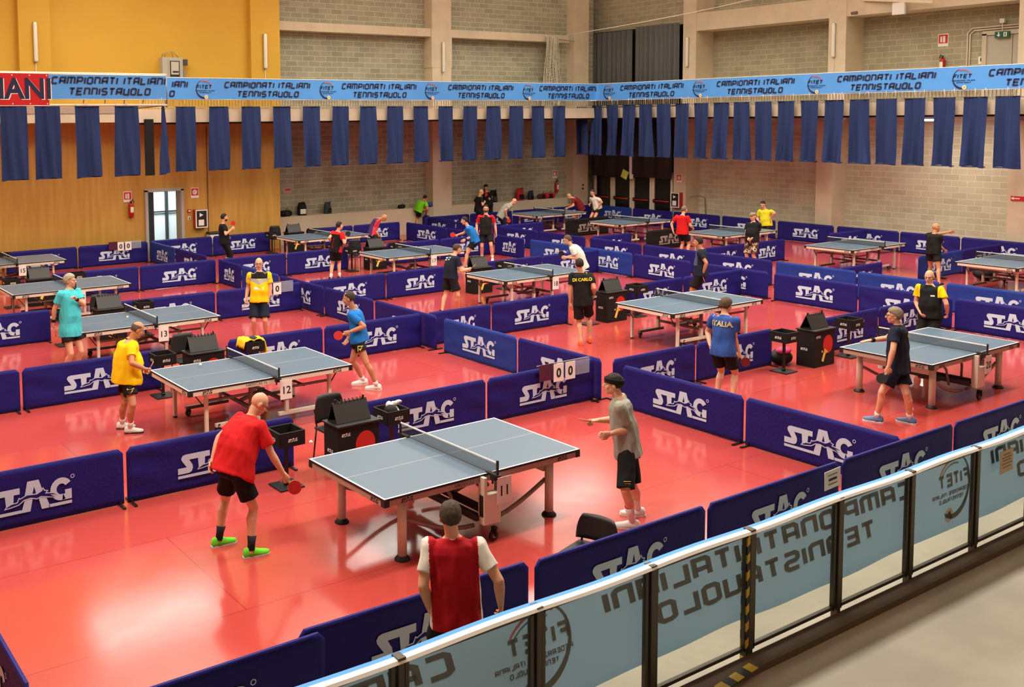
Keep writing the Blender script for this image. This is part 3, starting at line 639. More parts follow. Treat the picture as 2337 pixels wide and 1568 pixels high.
flag((10.9, 27.7, 5.02), R(60), 'narrow turned blue flag at the end of the front left frame', 3, 'flags under the front left frame', .5, .94)
for n in range(15):
    flag((12.8+n*1.163, 30.62, 5.05), 0, 'plain dark blue flag hanging under the back wall banner, %s from the left' % ORD[n], n*2+1, 'flags along the back balcony')
for n in range(22):
    flag((31.22, 31.55-n*.9 if n else 31.5, 5.07), R(90), 'plain dark blue flag hanging under the right wall banner, %s from the corner' % ORD[n], n*3+2, 'flags along the right balcony')
mb = MB(); mb.box((11.62, 30.77, 3.78), (.3, .04, 1.78), BLACKF); tag(mb.build('black_drape'), 'narrow black drape hanging left of the turned blue flag', 'drape')
# ================================================================== glass railing in front
slab('trim_8', (-2, 5.0, 0), (16, 5.17, .06), mat('dark_curb', (84, 70, 56), .8))
t = thing('glass_railing', 'glass balustrade with bronze posts draped in the mirrored blue banner', 'railing', (0, 5.2, 0))
PX = [1.0, 2.35, 3.55, 4.74, 5.92, 7.13, 8.4, 9.6, 10.85, 12.05, 13.25]
for n, x in enumerate(PX):
    mb = MB(); mb.box((x, 0, .56), (.05, .07, 1.12), RAILM, bev=.006); mb.box((x, 0, 1.13), (.06, .08, .02), RAILM)
    if n == 5: mb.box((x-.045, 0, .56), (.035, .06, 1.1), HAZ)
    mb.build('post', t)
for a, b in zip(PX, PX[1:]):
    mb = MB(); mb.box(((a+b)/2, 0, .62), (b-a-.09, .012, .98), GLASS); f = mb.build('glass_pane', t)
    mb = MB()
    for x in (a+.055, b-.055): mb.box((x, 0, .6), (.03, .035, 1.04), RAILM)
    for z in (.11, 1.1): mb.box(((a+b)/2, 0, z), (b-a-.1, .035, .03), RAILM)
    mb.build('pane_frame', t)
tb = thing('railing_banner', 'sky blue banner draped over the glass railing, lettering seen reversed from behind', 'banner', (0, 0, 0))
fn, L = path_fn([(13.6, 5.27, 0), (.3, 5.27, 0)])
mb = MB(); mi = mb.mi(RAILB); prev = None; n = 110
for i in range(n+1):
    s = L*i/n; zb = .29+.012*math.sin(s*2.1)+.006*math.sin(s*5); c = []
    for j in range(7):
        z = zb+(1.115-zb)*j/6; c.append(mb.bm.verts.new(fn(s, z, .012+.0015*math.sin(s*6+j))))
    if prev:
        for j in range(6): f = mb.bm.faces.new((prev[j], c[j], c[j+1], prev[j+1])); f.material_index = mi; f.smooth = True
    prev = c
def rail_deco(mb, f2, ink, off0, accent):
    f = lambda s, z, o=0: f2(s, z, off0 if off0 < 0 else off0+o)
    for s in (8.75, 3.0): fitet(mb, f, s, .74, .74, ink, accent, mat('dull_ball_print', (196, 178, 140), .7))
    for s in (.1, 5.95, 11.65):
        for tx, zz, hh in (('CAMPIONATI ITALIANI', -.01, .19), ('TENNISTAVOLO', -.27, .19)):
            Q, w = stroke_text(tx, hh, .22)
            w2 = 4.2 if tx[0] == 'C' else 3.0; kx = w2/w
            for q in Q:
                pts = [(s+(p[0]-w/2)*kx, .82+p[1]+zz) for p in q]
                if min(p[0] for p in pts) > .05 and max(p[0] for p in pts) < L-.05: mb.face([f(p[0], p[1], .013) for p in pts], ink)
rail_deco(mb, fn, RAILINK, .002, True)
rail_deco(mb, lambda s, z, o=0: fn(s, z, .0095-.0*o), GHOST, -.004, True)
mb.build('sheet', tb, fix=False)
mb = MB(); k = 60; pts = []
for i in range(k+1):
    x = 13.6-13.3*i/k; pts.append(x)
for a, b in zip(pts, pts[1:]):
    za = 1.135+.008*math.sin(a*3.2); zb = 1.135+.008*math.sin(b*3.2)
    mb.face([(a, 5.15, za-.02), (b, 5.15, zb-.02), (b, 5.165, zb), (a, 5.165, za)], WHITE); mb.face([(a, 5.165, za), (b, 5.165, zb), (b, 5.21, zb+.006), (a, 5.21, za+.006)], WHITE)
    mb.face([(a, 5.21, za+.006), (b, 5.21, zb+.006), (b, 5.285, zb-.015), (a, 5.285, za-.015)], SKYB)
mb.build('folded_edge', tb, fix=False)
def paper(name, label, loc, w, h, rows, tilt=0, m=PAPER, blk=True):
    t = thing(name, label, 'paper', loc); t.rotation_euler = (0, tilt, 0)
    mb = MB(); mb.box((0, 0, 0), (w, .004, h), m); mb.build('sheet', t); mb = MB(); random.seed(len(label))
    for k, (z, ww, hh) in enumerate(rows): mb.box((0, -.004, z*h), (ww*w, .002, hh*h), INK if blk and k == 1 else mat('grey_ink', (120, 112, 104), .8))
    mb.build('printed_lines', t)
paper('taped_notice', 'white taped notice on the front blue barrier', (10.25, 6.42, .555), .3, .21, ((.25, .6, .05), (0, .5, .12), (-.25, .55, .05)), -.05)
paper('taped_notice', 'brownish printed notice taped to the glass railing at the right', (11.4, 5.15, .89), .28, .24, ((.32, .5, .05), (.18, .7, .05), (.05, .6, .05), (-.1, .75, .05), (-.25, .6, .05)), -.03, mat('tan_paper', (186, 164, 140), .8), False)
mb = MB(); mb.box((6.7, 5.0, .062), (.6, .09, .004), HAZ, Matrix.Rotation(.12, 3, 'Z')); tag(mb.build('floor_tape'), 'yellow and black tape on the concrete at the railing post', 'tape')
# ================================================================== court barriers
def barrier_mesh(seed, fab, pale, amp):
    random.seed(seed); mb = MB(); mi = mb.mi(fab); w, h = 2.3, .69; nx, nz = 40, 10; ph = [random.uniform(0, 6) for _ in range(5)]
    sk = random.uniform(-1, 1)
    def wr(u, z): return amp*(math.sin(z*19+u*2.6*sk+ph[0])*(.4+.6*abs(u))+.6*math.sin(z*33-u*4+ph[1])*max(0, abs(u)-.45)*2+.7*math.sin((u*3+z*5)*3+ph[2]))
    G = []
    for side in (1, -1):
        g = []
        for i in range(nx+1):
            x = -w/2+w*i/nx; e = min(x+w/2, w/2-x); top = h-(.06-math.sqrt(max(0, .06**2-(.06-min(e, .06))**2)))
            g.append([mb.bm.verts.new((x, -side*(.012 if 0 < i < nx else .004)-side*(wr(x/w*2, z*h) if 0 < i < nx and 0 < z < 1 else 0), .012+(top-.012)*z)) for z in [j/nz for j in range(nz+1)]])
        G.append(g)
        for i in range(nx):
            for j in range(nz): f = mb.bm.faces.new((g[i][j], g[i+1][j], g[i+1][j+1], g[i][j+1])); f.material_index = mi; f.smooth = True
    A, B = G
    for i in range(nx):
        for j in (0, nz): f = mb.bm.faces.new((A[i][j], B[i][j], B[i+1][j], A[i+1][j])); f.material_index = mi
    for i in (0, nx):
        for j in range(nz): f = mb.bm.faces.new((A[i][j], A[i][j+1], B[i][j+1], B[i][j])); f.material_index = mi
    bmesh.ops.recalc_face_normals(mb.bm, faces=mb.bm.faces)
    put_logo(mb, 1.02, lambda x, y, k: Vector((x-.5, -.0215-.0012*k, y+.17)), pale, fab)
    put_logo(mb, 1.02, lambda x, y, k: Vector((.5-x, .0215+.0012*k, y+.17)), pale, fab)
    return mb.mesh('barrier_fabric', False)
BAR = {k: barrier_mesh(*v) for k, v in dict(smooth=(1, BLUE, LOGO, .0015), crease=(2, BLUE, LOGO, .0062), fold=(5, BLUE, LOGO, .0068), bright=(3, BLUE2, LOGO, .0045), black=(4, BLACKF, LOGOK, .006)).items()}
mb = MB()
for x in (-1.1,): mb.box((x, 0, .012), (.035, .34, .02), BLACKM); mb.box((x, 0, .03), (.03, .05, .05), BLACKM)
FOOT1 = mb.mesh('barrier_foot'); mb = MB(); mb.box((1.1, 0, .012), (.035, .34, .02), BLACKM); mb.box((1.1, 0, .03), (.03, .05, .05), BLACKM); FOOT2 = mb.mesh('barrier_foot')
def barrier(a, b, label, kind, group):
    a, b = Vector(a), Vector(b); d = b-a; t = thing('court_barrier', label, 'barrier', ((a.x+b.x)/2, (a.y+b.y)/2, 0), math.atan2(d.y, d.x), group)
    t.scale = (d.length/2.32, 1, 1)
    link('fabric_panel', BAR[kind], t); link('foot', FOOT1, t); link('foot', FOOT2, t)
S_, C_, F_, B_, K_ = 'smooth', 'crease', 'fold', 'bright', 'black'
def hrow(y, spans, phrase, group, tilt=0, base='blue fabric barrier with white lettering'):
    for n, (a, b, k) in enumerate([q for q in spans if q]):
        yy = y+(.1 if None in spans and n == 2 else 0)
        nm = base.replace('blue', 'black').replace('white', 'grey') if k == K_ else base
        barrier((a, yy), (b, yy+(0 if yy == y else -.06)), '%s, %s from left, %s' % (nm, ORD[n], phrase), k, group)
def vrow(x, spans, phrase, group, base='blue fabric barrier with white lettering'):
    for n, (a, b, k) in enumerate(spans):   # a is the far end
        barrier((x, a), (x, b), '%s, %s from far end, %s' % (base, ORD[n], phrase), k, group)
hrow(6.5, ((-.95, 1.38, S_), (1.42, 3.76, S_), None, (3.56, 5.87, S_), (5.89, 8.2, S_), (8.22, 10.5, S_), (10.55, 12.96, S_), (12.98, 15.3, S_), (15.3, 17.6, S_)), 'in the front row', 'front row of barriers')
hrow(11.62, ((1.64, 3.96, S_), (3.98, 6.28, F_), (7.3, 9.56, C_), (9.58, 11.82, F_)), 'behind the nearest table', 'barriers behind table 11')
hrow(16.4, ((1.6, 3.94, S_), (3.96, 6.3, C_), (7.55, 9.52, S_), (9.54, 11.82, F_)), 'behind the yellow shirt player', 'barriers behind table 12')
hrow(21.36, ((1.1, 3.44, S_), (3.46, 5.8, S_), (7.27, 9.55, C_), (9.57, 11.82, F_)), 'behind the turquoise shirt player', 'barriers behind table 13')
hrow(26.35, ((7.2, 9.55, S_), (9.57, 11.82, S_)), 'behind the left edge table', 'barriers behind table 14')
hrow(31.68, ((7.32, 9.5, S_), (9.52, 11.82, F_), (11.9, 14.1, S_), (14.12, 16.3, C_), (17.75, 19.73, S_), (19.75, 21.85, C_)), 'along the amber wall', 'barriers along the amber wall')
hrow(11.38, ((12.0, 14.02, C_), (14.04, 16.15, S_), (17.6, 19.6, F_), (19.62, 21.88, F_)), 'behind the right front table', 'barriers behind the right front table')
hrow(16.35, ((11.95, 13.59, C_), (13.61, 15.83, F_), (17.6, 19.64, S_), (19.66, 21.88, C_)), 'beyond the ITALIA shirt player', 'barriers behind the second middle table')
hrow(21.32, ((11.98, 14.25, S_), (14.27, 16.35, S_), (17.42, 19.6, C_), (19.62, 21.86, S_)), 'behind the navy striped shirt', 'barriers behind table 18')
hrow(26.3, ((12.0, 14.05, S_), (14.07, 16.2, S_), (17.6, 19.7, S_), (19.72, 21.9, S_)), 'behind the red and black shirt', 'barriers behind table 17')
vrow(11.88, ((31.62, 29.52, B_), (29.48, 27.1, S_), (26.3, 24.85, S_), (24.8, 22.64, B_), (22.6, 20.4, S_), (20.36, 18.25, S_), (18.2, 15.95, S_), (15.73, 13.56, B_), (13.54, 11.5, S_), (11.05, 8.79, S_), (8.77, 6.55, S_)), 'left dividing line', 'barriers dividing left and middle courts')
vrow(1.66, ((11.6, 9.3, S_), (9.28, 6.98, S_)), 'at the lower left corner', 'barriers left of table 11')
vrow(21.95, ((31.4, 28.8, S_), (28.76, 26.3, S_), (26.2, 24.7, S_), (24.44, 22.06, B_), (22.04, 20.08, B_), (20.05, 18.0, S_), (17.96, 15.6, S_), (15.45, 13.24, S_), (13.22, 11.1, C_), (11.06, 8.9, S_)), 'near aisle line', 'barriers on the near side of the aisle')
vrow(23.8, ((32.9, 30.75, S_), (30.7, 28.45, S_), (28.4, 26.1, S_), (26.05, 23.8, S_), (23.6, 21.4, S_), (21.36, 19.2, S_), (19.1, 16.8, S_), (16.7, 14.4, B_), (14.38, 12.35, B_), (12.2, 10.0, B_)), 'far aisle line', 'barriers on the far side of the aisle')
vrow(33.0, ((32.5, 30.25, B_), (30.2, 28.05, S_), (28.0, 25.68, S_), (25.6, 23.2, S_), (23.12, 20.85, S_), (20.75, 18.5, S_), (18.48, 16.52, F_), (16.5, 14.25, S_), (14.2, 12.0, S_)), 'along the right wall', 'barriers along the right wall')
hrow(32.5, ((23.6, 25.88, S_), (25.9, 28.18, S_), (28.2, 30.5, S_), (30.52, 32.85, S_)), 'below the wall bench', 'barriers below the wall bench')
hrow(28.3, ((23.95, 26.1, S_), (27.2, 29.55, K_)), 'before the farthest table', 'barriers before the farthest table')
hrow(23.75, ((24.0, 25.9, S_), (26.6, 28.9, K_)), 'beside the red shirted player', 'barriers before the far second table')
hrow(19.6, ((24.5, 26.46, S_), (26.48, 28.37, F_), (30.75, 32.9, S_)), 'behind the camouflage shorts', 'barriers before the far third table')
hrow(14.93, ((23.9, 25.85, S_), (27.6, 29.95, B_), (29.97, 32.2, S_)), 'before the rightmost far table', 'barriers before the far fourth table')
# ================================================================== tables
L2, W2 = 1.37, .7625
def line_rect(mb, x0, y0, x1, y1, z, m): mb.face([(x0, y0, z), (x1, y0, z), (x1, y1, z), (x0, y1, z)], m)
def decal(mb, w, o, ax, m, dk):
    """small lettering on a vertical face; ax = horizontal direction, normal to its right"""
    a = Vector(ax); nrm = Vector((a.y, -a.x, 0)); o = Vector(o)
    put_logo(mb, w, lambda x, y, k: o+a*x+Vector((0, 0, y))+nrm*(.001+.0006*k), m, dk, True)
mb = MB(); mb.box((0, 0, .748), (2.74, 1.525, .024), BLACKP); z = .7606
line_rect(mb, -L2, -W2, L2, W2, z, TABLE)
for x0, y0, x1, y1 in ((-L2, -W2, L2, -W2+.022), (-L2, W2-.022, L2, W2), (-L2, -W2, -L2+.022, W2), (L2-.022, -W2, L2, W2), (-L2, -.002, L2, .002)): line_rect(mb, x0, y0, x1, y1, z+.0012, WHITE)
TOP = mb.mesh('table_top', False)
def apron(rail, ink):
    mb = MB(); h = .062; z = .704
    for y in (-W2+.02, W2-.02): mb.box((0, y, z), (2.72, .03, h), rail)
    for x in (-L2+.02, L2-.02): mb.box((x, 0, z), (.03, 1.5, h), rail)
    for x in (-L2+.03, L2-.03):
        for y in (-W2+.03, W2-.03): mb.box((x, y, z), (.064, .064, h+.002), BLACKP)
    for x in (-1.16, 1.02): decal(mb, .15, (x, -W2+.004, .68), (1, 0, 0), ink, rail); decal(mb, .15, (-x, W2-.004, .68), (-1, 0, 0), ink, rail)
    decal(mb, .14, (-L2+.004, -.5, .68), (0, -1, 0), ink, rail); decal(mb, .14, (L2-.004, .5, .68), (0, 1, 0), ink, rail)
    for q in font_polys('AMERICAS 16', .06, .001): mb.face([(p[0]-.3, -W2+.004, p[1]+.704) for p in q], mat('faded_ink', (110, 106, 100), .7))
    return mb.mesh('apron_rail', False)
APR = apron(CREAM, INK); APR2 = apron(mat('tan_rail', (170, 140, 122), .5), INK)
def netset():
    mb = MB(); n = 24
    mb.face([(0, -.9, .77), (0, .9, .77), (0, .9, .9), (0, -.9, .9)], NETM)
    mb.box((0, 0, .905), (.012, 1.8, .016), WHITE); mb.box((0, 0, .768), (.004, 1.8, .006), BLACKP)
    A = mb.mesh('net'); mb = MB()
    mb.box((0, 0, .85), (.022, .022, .17), BLACKP); mb.box((0, .07, .768), (.05, .2, .02), BLACKM); mb.box((0, .06, .735), (.06, .05, .06), BLACKM); mb.tube([(0, .08, .72), (0, .08, .66)], .012, BLACKM, 8)
    return A, mb.mesh('net_post')
NET, POST = netset()
def wheel_mesh(r=.055):
    mb = MB(); mb.tube([(0, -.016, r), (0, .016, r)], r, BLACKP, 16); mb.tube([(0, -.018, r), (0, .018, r)], r*.45, STEEL, 10); mb.bar((0, .024, r), (.01, .02, r*2.6), .01, .04, BLACKP); mb.bar((0, -.024, r), (.01, -.02, r*2.6), .01, .04, BLACKP); mb.box((.01, 0, r*2.6), (.05, .06, .02), BLACKP)
    return mb.mesh('wheel')
WHEEL = wheel_mesh()
mb = MB(); mb.box((0, 0, .35), (.05, .05, .66), CREAM); mb.box((0, 0, .012), (.052, .052, .024), BLACKP); LEGB = mb.mesh('leg')
mb = MB(); mb.tube([(0, 0, .05), (0, 0, .66)], .05, CREAM, 16); mb.box((0, 0, .66), (.3, .08, .06), CREAM); LEGA = mb.mesh('leg'); mb = MB(); mb.tube([(0, 0, 0), (0, 0, .012), (0, 0, .05), (0, 0, .07)], [.085, .085, .05, .035], BLACKP, 16); FOOTA = mb.mesh('foot_pad')
mb = MB()
for sx in (-1, 1):
    for y in (-.56, .56):
        mb.box((sx*.3, y, .4), (.05, .05, .55), BROWNM); mb.box((sx*.3, y, .22), (.056, .056, .22), CREAM)
        mb.box((sx*.52, y, .13), (.72, .06, .05), CREAM if y < 0 else BROWNM)
        mb.bar((sx*.32, y, .52), (sx*1.04, y, .52), .03, .035, BROWNM); mb.bar((sx*1.06, y, .44), (sx*1.22, y, .66), .014, .014, BLACKM)
    mb.box((sx*.3, 0, .3), (.04, 1.12, .05), BROWNM); mb.box((sx*1.05, 0, .62), (.04, 1.2, .05), CREAM); mb.box((sx*.62, 0, .5), (.03, 1.1, .03), BROWNM)
mb.bar((-.3, -.2, .33), (.3, .2, .33), .04, .05, BROWNM); UNDB = mb.mesh('undercarriage')
mb = MB(); TANB = mat('tan_tube', (158, 128, 114), .5)
for y in (-.35, .35): mb.tube([(-1.02, y*1.6, .42)]+[(-1.0+.95*i/8, y*1.6, .42-.3*math.sin(i/8*math.pi/2)) for i in range(1, 9)], .025, TANB, 8); mb.tube([(1.02-.95*i/8, y*1.6, .42-.3*math.sin(i/8*math.pi/2)) for i in range(9)], .025, TANB, 8)
for y in (-.2, 0, .2): mb.box((0, y*.6, .2), (.08, .1, .06), BROWNM)
for x in (-.1, .1): mb.box((x, 0, .26), (.06, 1.4, .07), DARKG)
for x in (-.35, .35): mb.tube([(x, -.3, .66), (x*.7, -.4, .45), (x*.55, -.42, .2)], .02, TANB, 8)
for sx in (-1, 1): mb.box((sx*1.02, 0, .55), (.05, 1.1, .08), CREAM); mb.bar((sx*.1, 0, .3), (sx*1.0, 0, .55), .05, .05, BROWNM)
UNDA = mb.mesh('undercarriage')
mb = MB(); mb.box((0, 0, .38), (.24, .09, .34), CREAM, bev=.01); mb.box((-.1, 0, .52), (.04, .1, .44), CREAM); SIDEBOX = mb.mesh('side_box'); mb = MB(); mb.box((.1, 0, .63), (.03, .06, .16), BROWNM); SIDEPOST = mb.mesh('side_post')
def table(x, y, label, kind, rz=0):
    t = thing('table_tennis_table', label, 'table tennis table', (x, y, 0), rz, 'table tennis tables')
    link('table_top', TOP, t); link('apron', APR2 if kind == 'A' else APR, t)
    n = link('net', NET, t)
    for s in (-1, 1): p = link('net_post', POST, n, (0, s*.905, 0), 0 if s < 0 else math.pi)
    for sx in (-1, 1):
        for sy in (-1, 1):
            l = link('leg', LEGA if kind == 'A' else LEGB, t, (sx*1.04, sy*.6, 0))
            if kind == 'A': link('foot_pad', FOOTA, l)
    link('undercarriage', UNDA if kind == 'A' else UNDB, t)
    if kind == 'A':
        for sy in (-1, 1): link('side_box', SIDEBOX, t, (0, sy*.78, 0), 0 if sy < 0 else math.pi); link('side_post', SIDEPOST, t, (0, sy*.78, 0), 0 if sy < 0 else math.pi); link('wheel', WHEEL, t, (.05, sy*.78, 0))
    else:
        for sx in (-1, 1):
            for sy in (-1, 1): link('wheel', WHEEL, t, (sx*.84, sy*.56, 0), .5*sy)
    return t
TB = {11: (6.87, 9.07), 12: (6.88, 14.07), 13: (6.88, 18.97), 14: (6.84, 23.93), 15: (6.82, 29.11), 16: (16.92, 29.05), 17: (16.89, 23.86), 18: (16.87, 18.87), 19: (16.85, 13.85), 20: (16.82, 8.85), 21: (28.27, 30.33), 22: (28.37, 26.08), 23: (28.31, 21.58), 24: (28.25, 17.16), 25: (28.23, 12.81)}
TL = {11: 'nearest blue table with round legs and card 11', 12: 'blue table with card 12 behind the stooping red shirt player', 13: 'blue table with card 13 beside the turquoise shirt player', 14: 'blue table at the left edge behind the turquoise shirt player', 15: 'blue table with card 15 at the far left edge', 16: 'blue table below the amber wall end, beside the purple shirt player', 17: 'blue table with card 17 between red and black shirts', 18: 'blue table with card 18 at the middle of the hall', 19: 'blue table behind the player with ITALIA on his back', 20: 'blue table with round legs at the right, beside the grey haired player', 21: 'farthest blue table below the bench with bags', 22: 'blue table behind the two black barriers near the fire doors', 23: 'blue table beside the man in camouflage shorts', 24: 'blue table before the right block wall, left of the black shirt man', 25: 'blue table cut off by the right picture edge'}
for k, (x, y) in TB.items(): table(x, y, TL[k], 'A' if k in (11, 20) else 'B', R({16: 1.2, 17: -.9, 19: -.9, 11: .4}.get(k, 0)))
def number_card(k, dx=.14, w=.2, h=.29):
    x, y = TB[k]; t = thing('number_card', 'white card with number %d hanging at the net post' % k, 'number card', (x+dx, y-.86, .575), 0, 'table number cards')
    mb = MB(); mb.box((0, 0, 0), (w, .004, h), PAPER); mb.build('card', t); mb = MB()
    for q in font_polys(str(k), .16, .002): mb.face([(p[0], -.004, p[1]-.01) for p in q], INK)
    mb.build('digits', t, fix=False)
for k in (11, 12, 13, 14, 15, 17, 18, 20): number_card(k)
# ================================================================== umpire kit
def desk_mesh():
    mb = MB(); w, d, h = .62, .36, .66
    mb.box((0, 0, h/2), (w, d, h), BLACKF); A = mb; y = -d/2-.002
    decal(A, .13, (-.26, -d/2, h-.12), (1, 0, 0), PAPER, BLACKF); decal(A, .14, (-w/2, .1, .3), (0, -1, 0), PAPER, BLACKF)
    mb.face([(.1+.15*math.cos(R(12*i)), y, .4+.17*math.sin(R(12*i))) for i in range(30)], RUBR)
    mb.face([(-.02, y-.001, .3), (.04, y-.001, .23), (.1, y-.001, .26), (.0, y-.001, .33)], YELLOWD); mb.face([(-.01, y-.001, .3), (.05, y-.001, .27), (-.03, y-.001, .08), (-.09, y-.001, .11)], YELLOWD)
    mb.face([(-.07+.022*math.cos(R(30*i)), y, .28+.022*math.sin(R(30*i))) for i in range(12)], ORANGE)
    return mb.mesh('desk_cover', False)
DESK = desk_mesh(); mb = MB(); mb.box((0, 0, .675), (.66, .4, .025), BLACKP, bev=.005); DTOP = mb.mesh('desk_top')
def score_mesh():
    mb = MB(); mb.bm.verts.ensure_lookup_table(); w = .52
    for s in (-1, 1): mb.bar((0, s*.12, 0), (0, s*.005, .25), w, .012, BLACKP) if False else mb.box((0, s*.06, .125), (w, .012, .275), BLACKP if s > 0 else mat('score_panel_lit_grey', (44, 44, 42), .45), Matrix.Rotation(s*R(25), 3, 'X'))  # front panel coloured paler than the rear, for the light it faces
    mb.box((.06, -.09, .06), (.07, .004, .03), PAPER, Matrix.Rotation(R(-25), 3, 'X')); mb.box((0, 0, .006), (w, .24, .01), BLACKP)
    A = mb.mesh('case'); mb = MB()
    for i in range(7): mb.tube([(-.18+.06*i+.0, -.02, .24), (-.18+.06*i, -.015, .275), (-.18+.06*i, .015, .275), (-.18+.06*i, .02, .24)], .006, BLACKM, 6)
    for i in (-1, 1): mb.box((i*.215, 0, .25), (.016, .03, .09), BLACKM)
    return A, mb.mesh('rings')
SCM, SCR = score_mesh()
def towel_meshes():
    mb = MB(); s = .17; z0, z1 = .56, .74
    for a, b in (((0, -s), (2*s, .012)), ((0, s), (2*s, .012)), ((-s, 0), (.012, 2*s)), ((s, 0), (.012, 2*s))): mb.box((a[0], a[1], (z0+z1)/2), (b[0]+.012, b[1]+.012 if b[1] < .1 else b[1], z1-z0), BLACKF)
    mb.box((0, 0, z0), (2*s, 2*s, .01), BLACKP)
    decal(mb, .13, (-.065, -s-.012, .62), (1, 0, 0), PAPER, BLACKF); decal(mb, .13, (-s-.012, .065, .62), (0, -1, 0), PAPER, BLACKF)
    A = mb.mesh('box', False); mb = MB(); mb.box((0, 0, .29), (.04, .04, .55), BLACKM); B = mb.mesh('pole'); mb = MB(); mb.box((0, 0, .012), (.34, .34, .02), BLACKM, bev=.004); mb.tube([(0, 0, .02), (0, 0, .06)], .035, BLACKM); return A, B, mb.mesh('base')
TWB, TWP, TWS = towel_meshes()
def chair_meshes():
    mb = MB(); mb.box((0, 0, .45), (.44, .42, .04), BLACKP, bev=.015); A = mb.mesh('seat'); mb = MB()
    ring = []
    for j in range(7):
        z = .52+.36*j/6; hw = .23*(1-.25*(j/6)**3); ring.append([(hw*math.cos(a)*1.0, .2+.05*(math.cos(a)**2)*-1+.03*j/6+(.012 if q else -.012), z+0) for a, q in [(math.pi*i/8, 0) for i in range(9)]+[(math.pi*(8-i)/8, 1) for i in range(9)]])
    mb.loft(ring, BLACKP); B = mb.mesh('backrest'); mb = MB()
    return A, B
CHS, CHB = chair_meshes()
CHL = []
for sx in (-1, 1):
    for sy in (-1, 1):
        mb = MB(); mb.tube([(sx*.2, sy*.18, .44), (sx*.23, sy*.22, 0)], .012, BLACKM, 8); CHL.append(mb.mesh('leg'))
CHF = []
for sx in (-1, 1): mb = MB(); mb.tube([(sx*.19, .19, .44), (sx*.19, .2, .62)], .011, BLACKM, 8); CHF.append(mb.mesh('back_upright'))
def desk(k, x, y, rz=0, lab=None):
    g = 'umpire desks'; lab = lab or 'table %d' % k
    t = thing('umpire_desk', 'black umpire desk with printed red paddle, behind %s' % lab, 'desk', (x, y, 0), rz, g); link('cover', DESK, t); link('desk_top', DTOP, t)
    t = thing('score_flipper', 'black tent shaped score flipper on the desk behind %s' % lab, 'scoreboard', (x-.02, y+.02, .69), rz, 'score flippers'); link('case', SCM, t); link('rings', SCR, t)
def towel(x, y, label, rz=0):
    t = thing('towel_box_stand', label, 'towel box', (x, y, 0), rz, 'towel box stands'); link('box', TWB, t); link('pole', TWP, t); link('base', TWS, t)
def chair(x, y, rz, label):
    t = thing('chair', label, 'chair', (x, y, 0), rz, 'black chairs'); link('seat', CHS, t); link('backrest', CHB, t); [link('back_upright', q, t) for q in CHF]
    for l in CHL: link('leg', l, t)
    return t
TN_ = {14: 'the left edge table', 16: 'the table below the amber wall end', 19: 'the table facing the ITALIA player', 20: 'the right front table', 15: 'the far left table'}
DY = {11: 1.97, 12: 1.86, 13: 1.85, 14: 1.95, 15: 2.0, 16: 2.1, 17: 2.05, 18: 1.85, 19: 2.2, 20: 2.12}
TQ = {11: 'the nearest table', 12: 'the yellow shirt player', 13: 'the turquoise shirt player', 14: 'the left edge table', 15: 'the far left table', 16: 'the amber wall table', 17: 'the red black shirt', 18: 'the navy striped shirt', 19: 'the ITALIA shirt', 20: 'the right front table'}
for k, dx in ((11, -.05), (12, 0), (13, .0), (14, -.05), (16, .05), (17, .05), (18, -.05), (19, .02), (20, .05)): desk(k, TB[k][0]+dx, TB[k][1]+DY[k], 0, TQ[k])
for k, dx in ((11, -1.02), (12, -.74), (13, -.95), (17, -.8), (16, -.82), (19, -.7), (20, -.9), (14, -.75)):
    towel(TB[k][0]+dx, TB[k][1]+DY[k], 'black towel box on pole left of the umpire desk behind %s' % TQ[k])
for k, dx in ((11, .58), (12, .9), (13, .75), (17, .85), (16, .85), (18, .85), (19, .85), (20, 1.1), (15, .3), (14, .9)):
    towel(TB[k][0]+dx, TB[k][1]+DY[k], 'black towel box on pole right of the umpire desk behind %s' % TQ[k])
for k, dx, dy in ((11, -.03, 2.4), (12, -.12, 2.29), (13, .0, 2.28), (16, -.4, 2.52), (17, -.32, 2.48), (18, .28, 2.3), (14, 0, 2.38)):
    chair(TB[k][0]+dx, TB[k][1]+dy, 0, 'black plastic chair standing behind the umpire desk of %s' % TQ[k])
chair(7.05, 6.98, R(-75), 'black chair just behind the front barriers, near the grey shirt player').scale = (1, 1, .69)
# scores on the barriers
def score_pair(x, y, a, b, label, n=2):
    t = thing('score_cards', label, 'score cards', (x, y, .6), 0, 'score card holders')
    mb = MB(); mb.box((-.36, .02, .03), (.3, .006, .26), mat('dark_red_plastic', (86, 40, 60), .3)); mb.box((.4, .02, .03), (.34, .006, .26), CLEAR); mb.box((0, .03, .15), (1.1, .02, .012), STEEL); mb.build('holder', t)
    for dx, d in ((-.12, a), (.13, b)):
        mb = MB(); mb.box((dx, 0, 0), (.21, .006, .28), PAPER)
        for q in font_polys(d, .2, .006): mb.face([(dx+p[0], -.006, p[1]-.01) for p in q], INK)
        mb.build('digit_card', t, fix=False)
score_pair(11.08, 11.53, '0', '0', 'white score cards 0 0 hanging on the barrier behind table 11')
score_pair(10.98, 21.27, '0', '0', 'white score card 0 on the barrier behind the yellow and black shirt')
score_pair(11.0, 31.6, '0', '0', 'pink score cards 0 0 on the barrier before the open door')
